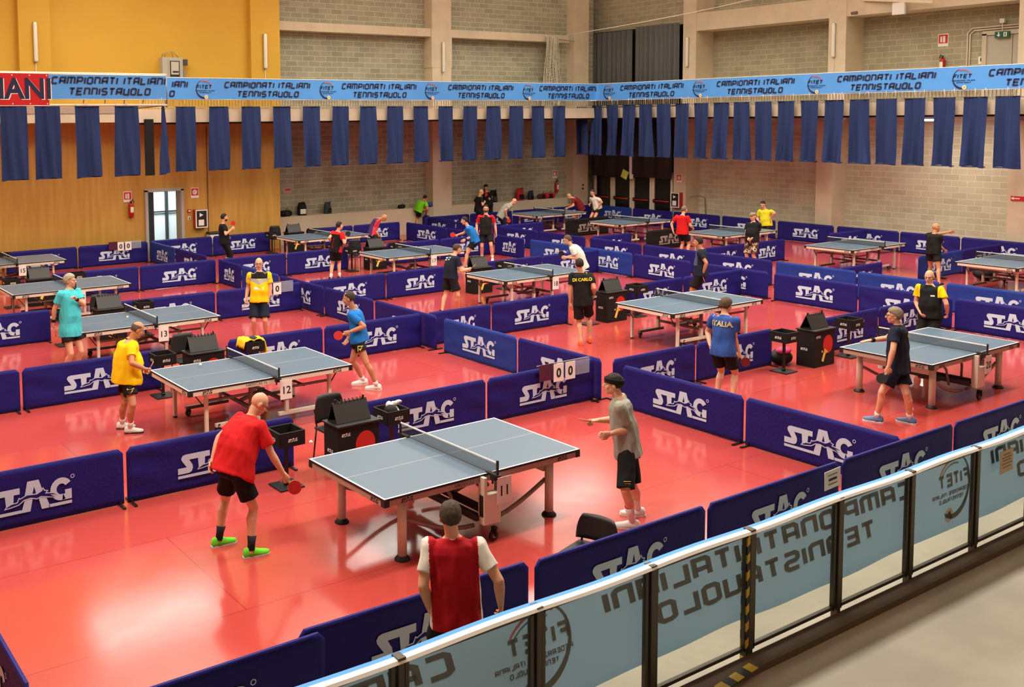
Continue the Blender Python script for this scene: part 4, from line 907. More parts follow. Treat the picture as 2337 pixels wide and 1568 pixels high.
# ================================================================== small things
def lump(name, label, cat, loc, r, m, seed=0, group=None, parent=None, rough=.25):
    mb = MB(); mb.ell((0, 0, r[2]), r, m, u=24, v=16)
    for v in mb.bm.verts: v.co += v.co.normalized()*rough*min(r)*noise.noise(v.co*5+Vector((seed, 0, 0)))
    for v in mb.bm.verts: v.co.z = max(v.co.z, 0)
    o = mb.build(name, parent, loc)
    if parent is None: tag(o, label, cat, group)
    return o
def backpack(loc, rz, label, m, pm, s=1, lying=False):
    t = thing('backpack' if not lying else 'sports_bag', label, 'bag', loc, rz, 'bags on the bench')
    mb = MB()
    if lying: mb.cap((-.2*s, 0, .14*s), (.2*s, 0, .14*s), .14*s, .14*s, m, 14)
    else:
        ring = []
        for j in range(9): q = j/8; hw = .16*s*(1-.55*max(0, q-.6)**1.4*2); hd = .11*s*(1-.6*max(0, q-.5)); ring.append([(hw*math.copysign(abs(math.cos(a))**.6, math.cos(a)), hd*math.copysign(abs(math.sin(a))**.6, math.sin(a)), .46*s*q) for a in [2*math.pi*i/16 for i in range(16)]])
        mb.loft(ring, m)
    mb.build('body', t); mb = MB(); mb.box((0, -.11*s if not lying else -.13*s, .14*s), (.22*s, .05*s, .18*s), pm, bev=.02*s); mb.build('pocket', t)
    mb = MB(); mb.tube([(-.08*s, -.1*s, .42*s if not lying else .27*s), (0, -.14*s, .5*s if not lying else .4*s), (.08*s, -.1*s, .42*s if not lying else .27*s)], .012, BLACKP, 6); mb.tube([(.1*s, -.12*s, .05), (.13*s, -.16*s, -.08), (.11*s, -.17*s, -.25)], .01, BLACKP, 6); mb.build('strap', t)
NAVYC = mat('navy_cloth', (30, 38, 56), .8); GRNB = mat('dark_teal_cloth', (52, 70, 72), .8); PINKC = mat('pink_cloth', (206, 60, 108), .8); REDC = mat('red_cloth', (186, 36, 36), .8)
backpack((17.75, 33.2, 1.03), .1, 'black holdall on the bench beside the amber wall end', BLACKF, BLACKP, .8, True)
backpack((18.45, 33.22, 1.03), -.1, 'black backpack with white emblem on the bench', BLACKF, PAPER, 1.05)
backpack((19.55, 33.2, 1.03), .4, 'dark teal backpack leaning on the back bench', GRNB, BLACKP, .95)
backpack((23.0, 33.22, 1.03), .1, 'flat black bag left of the green shirt man', BLACKF, BLACKP, .55, True)
backpack((27.75, 33.22, 1.03), .2, 'tall black backpack right of the dark haired woman', BLACKF, DARKG, 1.1)
backpack((29.25, 33.22, 1.03), 0, 'red and black backpack on the bench', REDC, BLACKF, 1.15)
backpack((29.85, 33.2, 1.03), .2, 'navy backpack right of the red backpack', NAVYC, BLACKF, .85)
backpack((30.95, 33.2, 1.03), -.1, 'red sports bag on the bench below the extinguisher', REDC, BLACKF, .9, True)
backpack((30.5, 33.2, 1.03), .1, 'dark maroon bag left of the red sports bag', mat('maroon_cloth', (84, 30, 36), .8), BLACKF, .8, True)
mb = MB()
for q in range(4): mb.ell((.05*math.cos(q*2.1), .04*math.sin(q*2.1), .1+.03*q), (.05, .03, .1), WHITE, Matrix.Rotation(.5*q-.6, 3, 'X') @ Matrix.Rotation(q*.7-.8, 3, 'Y'))
for v in mb.bm.verts: v.co += .02*noise.noise(v.co*16)*v.co.normalized()
tag(mb.build('towel', None, (7.47, 11.05, .6)), 'white towel heaped in the towel box behind the nearest table', 'towel')
lump('cloth_pouch', 'black pouch beside the white towel in the towel box', 'bag', (7.4, 10.98, .6), (.1, .09, .1), BLACKF, 2)
jx, jy = TB[12][0]+.9, TB[12][1]+1.86
t = thing('jersey', 'yellow jersey draped over the towel box behind the yellow shirt player', 'shirt', (jx, jy, .56), 0)
YC = mat('yellow_cloth', (250, 206, 20), .8)
def drape(name, pts, m, w):
    mb = MB(); n = 10; mi = mb.mi(m); rows = []
    for k in range(n+1):
        q = k/n*(len(pts)-1); i0 = min(int(q), len(pts)-2); p = V_(pts[i0]).lerp(V_(pts[i0+1]), q-i0)
        rows.append([mb.bm.verts.new(p+Vector((0, (j/6-.5)*w, .018*math.sin(j*1.7+k*.9)-.03*abs(j/6-.5)))) for j in range(7)])
    for r0, r1 in zip(rows, rows[1:]):
        for j in range(6): f = mb.bm.faces.new((r0[j], r0[j+1], r1[j+1], r1[j])); f.material_index = mi; f.smooth = True
    o = mb.build(name, t); s = o.modifiers.new('solid', 'SOLIDIFY'); s.thickness = .02
V_ = Vector
drape('left_fold', [(-.24, -.03, .1), (-.2, -.03, .24), (-.1, -.02, .25), (.0, 0, .21)], YC, .3)
drape('right_fold', [(.0, 0, .22), (.12, -.02, .24), (.2, -.04, .2), (.24, -.05, .0), (.22, -.06, -.1)], YC, .26)
mb = MB(); mb.ell((.03, -.03, .22), (.07, .1, .04), NAVYC); mb.build('collar', t)
lump('sports_bag', 'pink and black gym bag between towel stand and desk', 'bag', (16.38, 11.35, 0), (.24, .2, .14), BLACKF, 3); lump('pink_towel', 'pink towel on the gym bag beside the right front desk', 'towel', (16.36, 11.28, .2), (.17, .12, .07), PINKC, 4)
lump('sports_bag', 'black bag on the floor left of the table at the right edge', 'bag', (29.35, 14.0, 0), (.42, .26, .17), BLACKF, 5)
lump('sports_bag', 'dark bag by the front barrier at the right picture edge', 'bag', (17.6, 7.0, 0), (.3, .22, .2), BLACKF, 6)
mb = MB(); mb.ell((0, .3, .04), (.05, .14, .04), BLACKP); tag(mb.build('shoe_pair', None, (28.55, 14.45, 0)), 'black shoe lying behind the black shirt man', 'shoe')
t = thing('waste_box', 'white cardboard box with black liner beside the amber wall', 'box', (14.32, 31.99, 0))
mb = MB(); mb.box((0, 0, .38), (.46, .3, .76), PAPER); mb.box((-.1, -.152, .35), (.2, .004, .1), mat('tan_print', (196, 150, 110), .7)); mb.build('carton', t)
mb = MB(); mb.box((0, 0, .76), (.5, .34, .08), BLACKP, bev=.03); mb.build('liner', t)
for n, (loc, lab) in enumerate((((5.45, 9.69, 1.0), 'white ball in the air left of table 11'), ((6.23, 14.55, .8), 'white ball over the left half of table 12'), ((6.6, 18.9, .82), 'white ball over the left half of table 13'), ((19.75, 31.2, .02), 'white ball on the floor behind table 17'))):
    mb = MB(); mb.ell((0, 0, 0), (.021, .021, .021), BALLM); tag(mb.build('ball', None, loc), lab, 'ball', 'balls')
POSE={
 'red_bald':dict(root=[4.473, 9.64],h=9.8,hh=-10.2,hp=-35,s=1.0,J=dict(head=(0.36,0.086,1.529),neck=(0.268,0.087,1.404),pel=(0.004,-0,0.924),shL=(0.208,0.26,1.352),shR=(0.271,-0.105,1.352),elL=(-0.024,0.29,1.172),elR=(0.362,-0.172,1.057),haL=(-0.183,0.181,0.905),haR=(0.523,-0.214,0.746),hpL=(-0.013,0.094,0.894),hpR=(0.02,-0.094,0.894),knL=(0.019,0.254,0.496),knR=(0.166,-0.126,0.491),anL=(-0.083,0.221,0.09),anR=(0.083,-0.221,0.09))),
 'headband':dict(root=[8.564, 7.761],h=130.7,hh=130.7,hp=0,s=1.0,J=dict(head=(-0.175,0.179,1.579),neck=(-0.124,0.132,1.44),pel=(-0.08,0.052,0.89),shL=(-0.26,0.003,1.381),shR=(0.021,0.244,1.381),elL=(-0.147,-0.029,1.11),elR=(0.009,0.342,1.103),haL=(-0.472,0.028,1.091),haR=(-0.317,0.375,1.141),hpL=(-0.152,-0.01,0.86),hpR=(-0.008,0.114,0.86),knL=(-0.311,-0.141,0.483),knR=(-0.037,0.01,0.444),anL=(-0.165,-0.111,0.09),anR=(0.165,0.111,0.09))),
 'red_vest':dict(root=[4.515, 5.908],h=54.2,hh=57.2,hp=0,s=1.0,J=dict(head=(0.032,0.042,1.579),neck=(0.039,0.024,1.429),pel=(0.034,-0.023,0.89),shL=(-0.112,0.127,1.37),shR=(0.188,-0.089,1.37),elL=(-0.217,0.055,1.103),elR=(0.249,-0.267,1.142),haL=(-0.091,0.111,0.803),haR=(0.349,-0.175,0.841),hpL=(-0.043,0.033,0.86),hpR=(0.111,-0.079,0.86),knL=(0.032,0.194,0.469),knR=(0.215,0.068,0.469),anL=(-0.105,0.076,0.09),anR=(0.105,-0.076,0.09))),
 'yellow':dict(root=[4.97, 14.431],h=-14.3,hh=-9.3,hp=-25,s=0.98,J=dict(head=(0.193,-0.069,1.514),neck=(0.094,-0.016,1.385),pel=(0.022,-0.017,0.872),shL=(0.13,0.159,1.326),shR=(0.041,-0.192,1.326),elL=(0.188,0.153,1.043),elR=(-0.014,-0.364,1.1),haL=(0.316,-0.09,0.872),haR=(0.261,-0.312,0.939),hpL=(0.045,0.073,0.842),hpR=(-0.001,-0.107,0.842),knL=(-0.034,-0.058,0.45),knR=(0.005,-0.302,0.469),anL=(-0.011,0.14,0.09),anR=(0.011,-0.14,0.09))),
 'blue':dict(root=[9.272, 14.4],h=132.6,hh=137.6,hp=-8,s=1.0,J=dict(head=(-0.284,0.186,1.541),neck=(-0.204,0.176,1.352),pel=(-0.151,0.099,0.89),shL=(-0.334,0.041,1.293),shR=(-0.061,0.292,1.293),elL=(-0.179,-0.122,1.102),elR=(-0.082,0.341,1.003),haL=(-0.461,0.011,0.994),haR=(-0.295,0.3,0.754),hpL=(-0.221,0.034,0.86),hpR=(-0.082,0.163,0.86),knL=(-0.152,-0.144,0.475),knR=(-0.212,0.21,0.453),anL=(0,-0.215,0.09),anR=(-0,0.215,0.09))),
 'turquoise':dict(root=[5.22, 18.1],h=-66.5,hh=-41.5,hp=0,s=1.0,J=dict(head=(0.07,0.033,1.751),neck=(0.05,0.033,1.602),pel=(0.027,-0.017,0.91),shL=(0.217,0.103,1.542),shR=(-0.122,-0.045,1.542),elL=(0.267,-0.077,1.314),elR=(-0.224,0.031,1.276),haL=(0.044,-0.237,1.498),haR=(-0.242,0.104,0.955),hpL=(0.114,0.021,0.88),hpR=(-0.06,-0.055,0.88),knL=(0.181,-0.105,0.475),knR=(-0.026,-0.193,0.475),anL=(0.119,0.052,0.09),anR=(-0.119,-0.052,0.09))),
 'yellow_black':dict(root=[9.395, 18.782],h=239.3,hh=239.3,hp=0,s=1.0,J=dict(head=(0.025,0.051,1.622),neck=(0.025,0.036,1.458),pel=(-0.004,0.002,0.89),shL=(0.181,-0.062,1.398),shR=(-0.138,0.127,1.398),elL=(0.196,-0.119,1.109),elR=(-0.152,0.224,1.12),haL=(0.105,-0.139,0.793),haR=(-0.273,0.113,0.834),hpL=(0.077,-0.046,0.86),hpR=(-0.086,0.05,0.86),knL=(0.008,-0.213,0.47),knR=(-0.189,-0.097,0.469),anL=(0.112,-0.066,0.09),anR=(-0.112,0.066,0.09))),
 'black_polo':dict(root=[13.072, 28.433],h=-9.7,hh=-9.7,hp=0,s=1.0,J=dict(head=(0.024,0.052,1.625),neck=(-0.031,0.07,1.437),pel=(-0.013,0.009,0.899),shL=(0.003,0.246,1.378),shR=(-0.06,-0.119,1.378),elL=(-0.019,0.313,1.091),elR=(-0.106,-0.303,1.151),haL=(0.18,0.07,0.988),haR=(0.159,-0.303,1.347),hpL=(0.003,0.102,0.869),hpR=(-0.029,-0.085,0.869),knL=(0.178,0.082,0.477),knR=(0.14,-0.136,0.477),anL=(0.022,0.128,0.09),anR=(-0.022,-0.128,0.09))),
 'red_black_back':dict(root=[14.824, 24.787],h=14.0,hh=-1.0,hp=0,s=1.0,J=dict(head=(0.147,-0.036,1.552),neck=(0.087,-0.01,1.402),pel=(0.026,-0.018,0.89),shL=(0.035,0.168,1.343),shR=(0.125,-0.191,1.343),elL=(-0.178,-0.002,1.231),elR=(0.111,-0.354,1.098),haL=(0.009,0.187,1.035),haR=(0.313,-0.117,1.206),hpL=(0.003,0.074,0.86),hpR=(0.049,-0.11,0.86),knL=(0.022,0.168,0.441),knR=(0.19,0.076,0.499),anL=(-0.143,0.006,0.09),anR=(0.143,-0.006,0.09))),
 'purple':dict(root=[18.64, 28.669],h=-48.1,hh=-48.1,hp=-60,s=1.0,J=dict(head=(0.316,-0.233,1.266),neck=(0.193,-0.095,1.234),pel=(-0.007,-0.011,0.731),shL=(0.308,0.038,1.178),shR=(0.033,-0.21,1.178),elL=(0.256,0.232,0.963),elR=(-0.004,-0.099,0.907),haL=(0.073,0.058,0.75),haR=(0.132,-0.231,0.637),hpL=(0.063,0.052,0.701),hpR=(-0.078,-0.075,0.701),knL=(0.277,-0.149,0.387),knR=(0.104,-0.306,0.387),anL=(0.097,0.087,0.09),anR=(-0.097,-0.087,0.09))),
 'green':dict(root=[23.543, 32.816],h=9.3,hh=9.3,hp=-30,s=1.0,J=dict(head=(0.275,-0.073,1.415),neck=(0.168,-0.07,1.332),pel=(0.002,0.003,0.95),shL=(0.115,0.123,1.278),shR=(0.175,-0.242,1.278),elL=(0.172,0.05,0.998),elR=(0.179,-0.363,1.009),haL=(0.409,-0.125,1.147),haR=(0.337,-0.135,1.187),hpL=(-0.013,0.097,0.92),hpR=(0.018,-0.091,0.92),knL=(0.276,-0.209,1.007),knR=(0.075,0.195,0.603),anL=(0.417,0.069,0.726),anR=(-0.062,-0.018,0.268))),
 'blue_left':dict(root=[18.997, 24.091],h=136.2,hh=136.2,hp=-10,s=1.0,J=dict(head=(0.029,0.037,1.495),neck=(0.099,-0.024,1.335),pel=(0.254,-0.167,0.895),shL=(-0.01,-0.175,1.281),shR=(0.246,0.092,1.281),elL=(0.142,-0.174,1.028),elR=(0.198,0.299,1.077),haL=(-0.171,-0.15,0.925),haR=(-0.121,0.214,1.062),hpL=(0.188,-0.236,0.865),hpR=(0.32,-0.099,0.865),knL=(-0.001,-0.11,0.5),knR=(0.143,0.055,0.505),anL=(-0.09,-0.094,0.09),anR=(0.09,0.094,0.09))),
 'red_black_front':dict(root=[20.862, 25.275],h=228.6,hh=228.6,hp=0,s=1.06,J=dict(head=(0.005,0.068,1.668),neck=(-0.004,0.057,1.484),pel=(-0.032,0.025,0.943),shL=(0.14,-0.076,1.424),shR=(-0.154,0.184,1.424),elL=(0.261,-0.084,1.136),elR=(-0.153,0.345,1.156),haL=(0.226,-0.193,0.806),haR=(-0.29,0.154,0.897),hpL=(0.044,-0.042,0.913),hpR=(-0.107,0.092,0.913),knL=(-0.044,-0.247,0.516),knR=(-0.209,0.012,0.476),anL=(0.068,-0.183,0.09),anR=(-0.068,0.183,0.09))),
 'navy_left':dict(root=[14.431, 18.862],h=-7.4,hh=-7.4,hp=-10,s=1.0,J=dict(head=(0.233,0.023,1.505),neck=(0.135,0.015,1.367),pel=(0.023,-0.001,0.89),shL=(0.145,0.197,1.309),shR=(0.097,-0.17,1.309),elL=(0.272,0.185,1.043),elR=(0.134,-0.256,1.029),haL=(0.519,-0.031,1.004),haR=(0.457,-0.192,1.039),hpL=(0.036,0.093,0.86),hpR=(0.011,-0.095,0.86),knL=(0.004,0.163,0.437),knR=(0.07,-0.215,0.451),anL=(-0.2,0.044,0.09),anR=(0.2,-0.044,0.09))),
 'white_glasses':dict(root=[18.701, 18.83],h=127.3,hh=127.3,hp=-15,s=1.0,J=dict(head=(-0.3,0.223,1.432),neck=(-0.208,0.173,1.293),pel=(-0.007,-0.007,0.781),shL=(-0.334,0.043,1.24),shR=(-0.04,0.267,1.24),elL=(-0.224,-0.047,0.981),elR=(-0.142,0.071,1.044),haL=(-0.454,0.188,1.003),haR=(-0.339,0.325,0.967),hpL=(-0.082,-0.064,0.751),hpR=(0.069,0.051,0.751),knL=(-0.251,0.143,0.415),knR=(-0.075,0.276,0.415),anL=(-0.103,-0.079,0.09),anR=(0.103,0.079,0.09))),
 'dicarlo':dict(root=[14.679, 14.667],h=53.2,hh=60.2,hp=0,s=1.0,J=dict(head=(-0.072,0.114,1.615),neck=(-0.051,0.085,1.456),pel=(-0.048,0.031,0.89),shL=(-0.198,0.19,1.396),shR=(0.098,-0.031,1.396),elL=(-0.246,0.184,1.096),elR=(0.043,-0.196,1.158),haL=(-0.237,0.202,0.757),haR=(0.211,-0.015,0.939),hpL=(-0.124,0.088,0.86),hpR=(0.028,-0.026,0.86),knL=(-0.067,0.117,0.435),knR=(0.222,0.124,0.507),anL=(-0.204,-0.081,0.09),anR=(0.138,0.015,0.11))),
 'italia':dict(root=[13.365, 10.264],h=15.9,hh=-2.1,hp=-12,s=1.0,J=dict(head=(0.061,0.047,1.57),neck=(0.019,0.037,1.434),pel=(-0.032,0.02,0.89),shL=(-0.037,0.213,1.375),shR=(0.064,-0.143,1.375),elL=(-0.012,0.341,1.11),elR=(0.1,-0.091,1.086),haL=(-0.155,0.159,0.875),haR=(0.184,-0.133,0.77),hpL=(-0.058,0.112,0.86),hpR=(-0.007,-0.071,0.86),knL=(0.126,0.167,0.475),knR=(0.186,-0.055,0.476),anL=(-0.036,0.125,0.09),anR=(0.036,-0.125,0.09))),
 'navy_right':dict(root=[14.552, 8.162],h=109.4,hh=124.4,hp=0,s=1.0,J=dict(head=(0.025,0.05,1.605),neck=(0.067,0.01,1.475),pel=(0.041,-0.028,0.89),shL=(-0.11,-0.056,1.415),shR=(0.239,0.067,1.415),elL=(-0.242,-0.097,1.155),elR=(0.231,0.271,1.202),haL=(-0.297,-0.051,0.832),haR=(-0.059,0.425,1.173),hpL=(-0.048,-0.06,0.86),hpR=(0.131,0.003,0.86),knL=(-0.237,0.055,0.491),knR=(0.016,-0.167,0.482),anL=(-0.165,0.158,0.09),anR=(0.165,-0.158,0.09))),
 'black_yellow':dict(root=[18.641, 9.865],h=193.0,hh=193.0,hp=-8,s=1.0,J=dict(head=(0.055,0.029,1.591),neck=(0.054,0.016,1.446),pel=(0.037,-0.025,0.89),shL=(0.094,-0.169,1.386),shR=(0.01,0.192,1.386),elL=(0.038,-0.306,1.131),elR=(0.025,0.244,1.096),haL=(0.245,-0.222,0.888),haR=(-0.159,0.045,0.909),hpL=(0.059,-0.118,0.86),hpR=(0.016,0.067,0.86),knL=(-0.132,-0.157,0.477),knR=(-0.179,0.062,0.477),anL=(0.029,-0.127,0.09),anR=(-0.029,0.127,0.09))),
 'black_back':dict(root=[27.592, 14.465],h=-7.1,hh=-32.1,hp=0,s=1.0,J=dict(head=(0.066,0.038,1.511),neck=(-0.003,0.044,1.348),pel=(-0.047,0.03,0.89),shL=(0.014,0.226,1.289),shR=(-0.031,-0.142,1.289),elL=(0.269,0.042,1.336),elR=(0.064,-0.081,1.016),haL=(0.591,-0.103,1.38),haR=(0.352,-0.115,0.858),hpL=(-0.035,0.124,0.86),hpR=(-0.059,-0.064,0.86),knL=(0.113,0.175,0.453),knR=(-0.12,-0.164,0.446),anL=(0.306,0.286,0.09),anR=(-0.306,-0.286,0.09))),
 'red_back':dict(root=[26.164, 21.756],h=9.9,hh=-0.1,hp=0,s=1.0,J=dict(head=(0.075,0.062,1.575),neck=(-0.025,0.064,1.41),pel=(-0.052,0.033,0.89),shL=(-0.06,0.243,1.35),shR=(0.004,-0.121,1.35),elL=(-0.147,0.395,1.113),elR=(0.059,-0.211,1.075),haL=(-0.213,0.252,0.822),haR=(0.34,-0.099,0.943),hpL=(-0.068,0.127,0.86),hpR=(-0.036,-0.06,0.86),knL=(0.131,0.156,0.48),knR=(0.164,-0.058,0.479),anL=(-0.022,0.128,0.09),anR=(0.022,-0.128,0.09))),
 'yellow_polo':dict(root=[30.072, 21.661],h=200.6,hh=200.6,hp=-25,s=1.0,J=dict(head=(0.009,0.007,1.546),neck=(0.111,-0.028,1.376),pel=(0.113,-0.075,0.89),shL=(0.176,-0.207,1.317),shR=(0.046,0.139,1.317),elL=(0.02,-0.456,1.284),elR=(0.043,0.241,1.04),haL=(0.089,-0.223,1.06),haR=(-0.185,0.009,0.984),hpL=(0.147,-0.164,0.86),hpR=(0.08,0.013,0.86),knL=(-0.064,-0.203,0.487),knR=(-0.133,0.012,0.486),anL=(0.046,-0.122,0.09),anR=(-0.046,0.122,0.09))),
 'camo':dict(root=[25.728, 18.868],h=186.4,hh=186.4,hp=0,s=1.0,J=dict(head=(0.047,0.034,1.595),neck=(0.06,0.011,1.439),pel=(0.002,0.002,0.933),shL=(0.074,-0.174,1.379),shR=(0.033,0.193,1.379),elL=(0.099,-0.101,1.094),elR=(-0.026,0.2,1.09),haL=(-0.201,-0.102,0.957),haR=(-0.191,-0.05,0.952),hpL=(0.012,-0.093,0.903),hpR=(-0.009,0.096,0.903),knL=(-0.109,-0.126,0.492),knR=(-0.134,0.098,0.491),anL=(0.014,-0.129,0.09),anR=(-0.014,0.129,0.09))),
 'navy_paddle':dict(root=[19.34, 15.67],h=113.9,hh=113.9,hp=0,s=1.0,J=dict(head=(0.046,0.037,1.623),neck=(0.107,-0.017,1.467),pel=(0.07,-0.045,0.91),shL=(-0.066,-0.096,1.407),shR=(0.272,0.055,1.407),elL=(-0.028,-0.271,1.173),elR=(0.329,0.028,1.119),haL=(-0.029,-0.164,0.861),haR=(0.138,0.085,0.856),hpL=(-0.017,-0.084,0.88),hpR=(0.157,-0.007,0.88),knL=(-0.122,0.069,0.492),knR=(0.074,0.162,0.493),anL=(-0.119,-0.053,0.09),anR=(0.119,0.053,0.09))),
 'maroon':dict(root=[30.561, 30.817],h=125.3,hh=125.3,hp=-35,s=1.0,J=dict(head=(-0.414,0.307,1.28),neck=(-0.278,0.212,1.205),pel=(-0.009,-0.009,0.741),shL=(-0.402,0.082,1.157),shR=(-0.1,0.296,1.157),elL=(-0.512,-0.045,0.914),elR=(-0.058,0.34,0.868),haL=(-0.689,0.202,0.784),haR=(-0.372,0.426,0.918),hpL=(-0.086,-0.064,0.711),hpR=(0.069,0.046,0.711),knL=(-0.269,0.163,0.395),knR=(-0.087,0.291,0.394),anL=(-0.106,-0.075,0.09),anR=(0.106,0.075,0.09))),
 'white_table':dict(root=[30.173, 29.804],h=184.4,hh=184.4,hp=-15,s=1.0,J=dict(head=(0.034,0.034,1.497),neck=(0.085,-0.017,1.316),pel=(0.182,-0.12,0.89),shL=(0.112,-0.215,1.259),shR=(0.084,0.154,1.259),elL=(0.063,-0.478,1.135),elR=(0.241,0.308,1.064),haL=(0.036,-0.266,0.884),haR=(-0.04,0.154,0.986),hpL=(0.189,-0.215,0.86),hpR=(0.175,-0.026,0.86),knL=(-0.048,-0.186,0.502),knR=(-0.049,0.037,0.498),anL=(0.01,-0.13,0.09),anR=(-0.01,0.13,0.09))),
 'grey_bending':dict(root=[25.154, 29.633],h=-20.3,hh=-20.3,hp=-45,s=1.0,J=dict(head=(0.432,-0.237,1.407),neck=(0.315,-0.169,1.308),pel=(-0.002,-0.002,0.86),shL=(0.346,0.022,1.261),shR=(0.218,-0.325,1.261),elL=(0.256,0.178,1.028),elR=(-0.027,-0.278,1.103),haL=(0.303,-0.03,0.776),haR=(0.098,-0.218,0.803),hpL=(0.031,0.087,0.83),hpR=(-0.035,-0.091,0.83),knL=(0.235,0.039,0.455),knR=(0.156,-0.177,0.455),anL=(0.045,0.122,0.09),anR=(-0.045,-0.122,0.09))),
 'black_spectator':dict(root=[25.861, 31.712],h=-14.0,hh=-14.0,hp=-20,s=1.0,J=dict(head=(0.036,0.044,1.616),neck=(-0.033,0.072,1.44),pel=(-0.088,0.061,0.93),shL=(0.006,0.25,1.381),shR=(-0.084,-0.109,1.381),elL=(-0.054,0.414,1.143),elR=(-0.139,-0.263,1.135),haL=(0.156,0.165,1.194),haR=(0.119,-0.104,1.266),hpL=(-0.065,0.153,0.9),hpR=(-0.111,-0.031,0.9),knL=(0.098,0.107,0.504),knR=(0.038,-0.108,0.504),anL=(0.032,0.126,0.09),anR=(-0.032,-0.126,0.09))),
 'woman':dict(root=[27.05, 32.76],h=-109.6,hh=-109.6,hp=-20,s=1.0,J=dict(head=(-0.008,0.081,1.704),neck=(0.013,0.05,1.521),pel=(0.048,-0.021,1.008),shL=(0.191,-0.021,1.461),shR=(-0.157,0.103,1.461),elL=(0.265,0.042,1.183),elR=(-0.008,0.126,1.208),haL=(0.01,-0.153,1.257),haR=(-0.167,-0.083,1.408),hpL=(0.137,-0.053,0.978),hpR=(-0.042,0.01,0.978),knL=(0.115,-0.09,0.529),knR=(-0.099,-0.015,0.529),anL=(0.122,-0.044,0.09),anR=(-0.122,0.044,0.09))),
}
PADDLES={
 'red_bald':['R', [4.996, 9.426, 0.746], [0.624, -0.199, -0.755], [-0.228, -0.971, 0.068]],
 'headband':['R', [8.247, 8.136, 1.141], [-0.961, -0.113, 0.251], [0.249, 0.029, 0.968]],
 'yellow':['R', [5.231, 14.119, 0.939], [0.567, 0.779, 0.27], [-0.785, 0.411, 0.463]],
 'blue':['L', [8.811, 14.411, 0.994], [-0.921, 0.318, -0.223], [-0.37, -0.896, 0.247]],
 'turquoise':['R', [4.978, 18.204, 0.955], [0.183, -0.209, -0.961], [0.95, -0.214, 0.227]],
 'yellow_black':['R', [9.122, 18.895, 0.834], [-0.319, 0.124, -0.94], [0.819, -0.463, -0.339]],
 'black_polo':['R', [13.231, 28.13, 1.347], [-0.034, 0.117, 0.993], [-0.423, -0.901, 0.092]],
 'red_black_back':['R', [15.137, 24.67, 1.206], [0.388, -0.17, 0.906], [-0.539, -0.839, 0.073]],
 'blue_left':['R', [18.876, 24.305, 1.062], [-0.834, 0.552, 0.007], [-0.548, -0.829, 0.114]],
 'white_glasses':['R', [18.362, 19.155, 0.967], [-0.504, 0.123, 0.855], [-0.537, -0.82, -0.198]],
 'italia':['R', [13.549, 10.131, 0.77], [0.556, -0.433, -0.709], [-0.63, -0.776, -0.02]],
 'navy_right':['L', [14.255, 8.111, 0.832], [-0.562, 0.295, -0.773], [-0.767, -0.537, 0.353]],
 'yellow_polo':['L', [30.161, 21.438, 1.06], [-0.378, 0.158, -0.912], [-0.769, -0.602, 0.214]],
 'navy_paddle':['L', [19.311, 15.506, 0.861], [0.236, -0.25, -0.939], [0.627, -0.699, 0.344]],
 'maroon':['R', [30.189, 31.243, 0.918], [0.583, 0.329, 0.743], [-0.686, 0.69, 0.232]],
 'grey_bending':['R', [25.252, 29.415, 0.803], [0.388, -0.33, -0.861], [-0.617, -0.786, 0.024]],
 'navy_left':['R', [14.888, 18.67, 1.039], [0.903, 0.215, 0.372], [-0.43, 0.487, 0.76]],
}
# ================================================================== people
def V(p): return Vector(p)
def remesh(mb, name, vox, smooth=3, sf=.5):
    me = mb.mesh(name); o = bpy.data.objects.new(name, me); COL.objects.link(o)
    m = o.modifiers.new('r', 'REMESH'); m.mode = 'VOXEL'; m.voxel_size = vox; m.use_smooth_shade = True
    if smooth: s = o.modifiers.new('s', 'SMOOTH'); s.iterations = smooth; s.factor = sf
    dg = bpy.context.evaluated_depsgraph_get(); out = bpy.data.meshes.new_from_object(o.evaluated_get(dg)); out.name = name
    bpy.data.objects.remove(o); bpy.data.meshes.remove(me)
    out.materials.clear()
    for p in out.polygons: p.use_smooth = True; p.material_index = 0
    return out
def ering(c, x, y, rx, ry, n=20, e=.85):
    out = []
    for i in range(n):
        a = 2*math.pi*i/n; ca, sa = math.cos(a), math.sin(a)
        out.append(c+x*rx*math.copysign(abs(ca)**e, ca)+y*ry*math.copysign(abs(sa)**e, sa))
    return out
class Torso:
    def __init__(s, J, h, sc, hunch, fat, bulk=1):
        s.J = J; s.pel = J['pel']; s.neck = J['neck']; s.sc = sc; s.fat = fat; s.h = h; s.bk = bulk
        s.ax = (s.neck-s.pel); s.L = s.ax.length; s.up = s.ax.normalized()
        s.rh = (J['hpR']-J['hpL']).normalized(); s.rs = (J['shR']-J['shL']).normalized(); s.hunch = hunch
    def frame(s, t):
        r = s.rh.lerp(s.rs, max(0, min(1, t))).normalized(); f = s.up.cross(r).normalized(); r = f.cross(s.up).normalized()
        c = s.pel+s.ax*t-f*s.hunch*math.sin(max(0, min(1, t))*math.pi)
        return c, r, f
    def rings(s, secs, grow=0, growf=None):
        out = []
        for t, w, d, o in secs:
            c, r, f = s.frame(t); g = growf(t) if growf else grow
            out.append(ering(c+f*o*s.sc, r, f, w*s.sc*(s.bk if t < .95 else 1)+g, d*s.sc*(s.bk if t < .95 else 1)+g))
        return out
    def secs(s):
        b = s.fat
        return [(-.2, .07, .07, 0), (-.12, .15, .105, -.01), (0, .165, .115, -.008), (.14, .158+.02*b, .108+.035*b, .012*b), (.32, .15+.03*b, .108+.05*b, .03*b), (.5, .155+.02*b, .112+.035*b, .02*b), (.68, .168, .118, .004), (.82, .172, .108, 0), (.91, .15, .085, -.004), (.97, .09, .065, 0), (1.03, .058, .056, 0)]
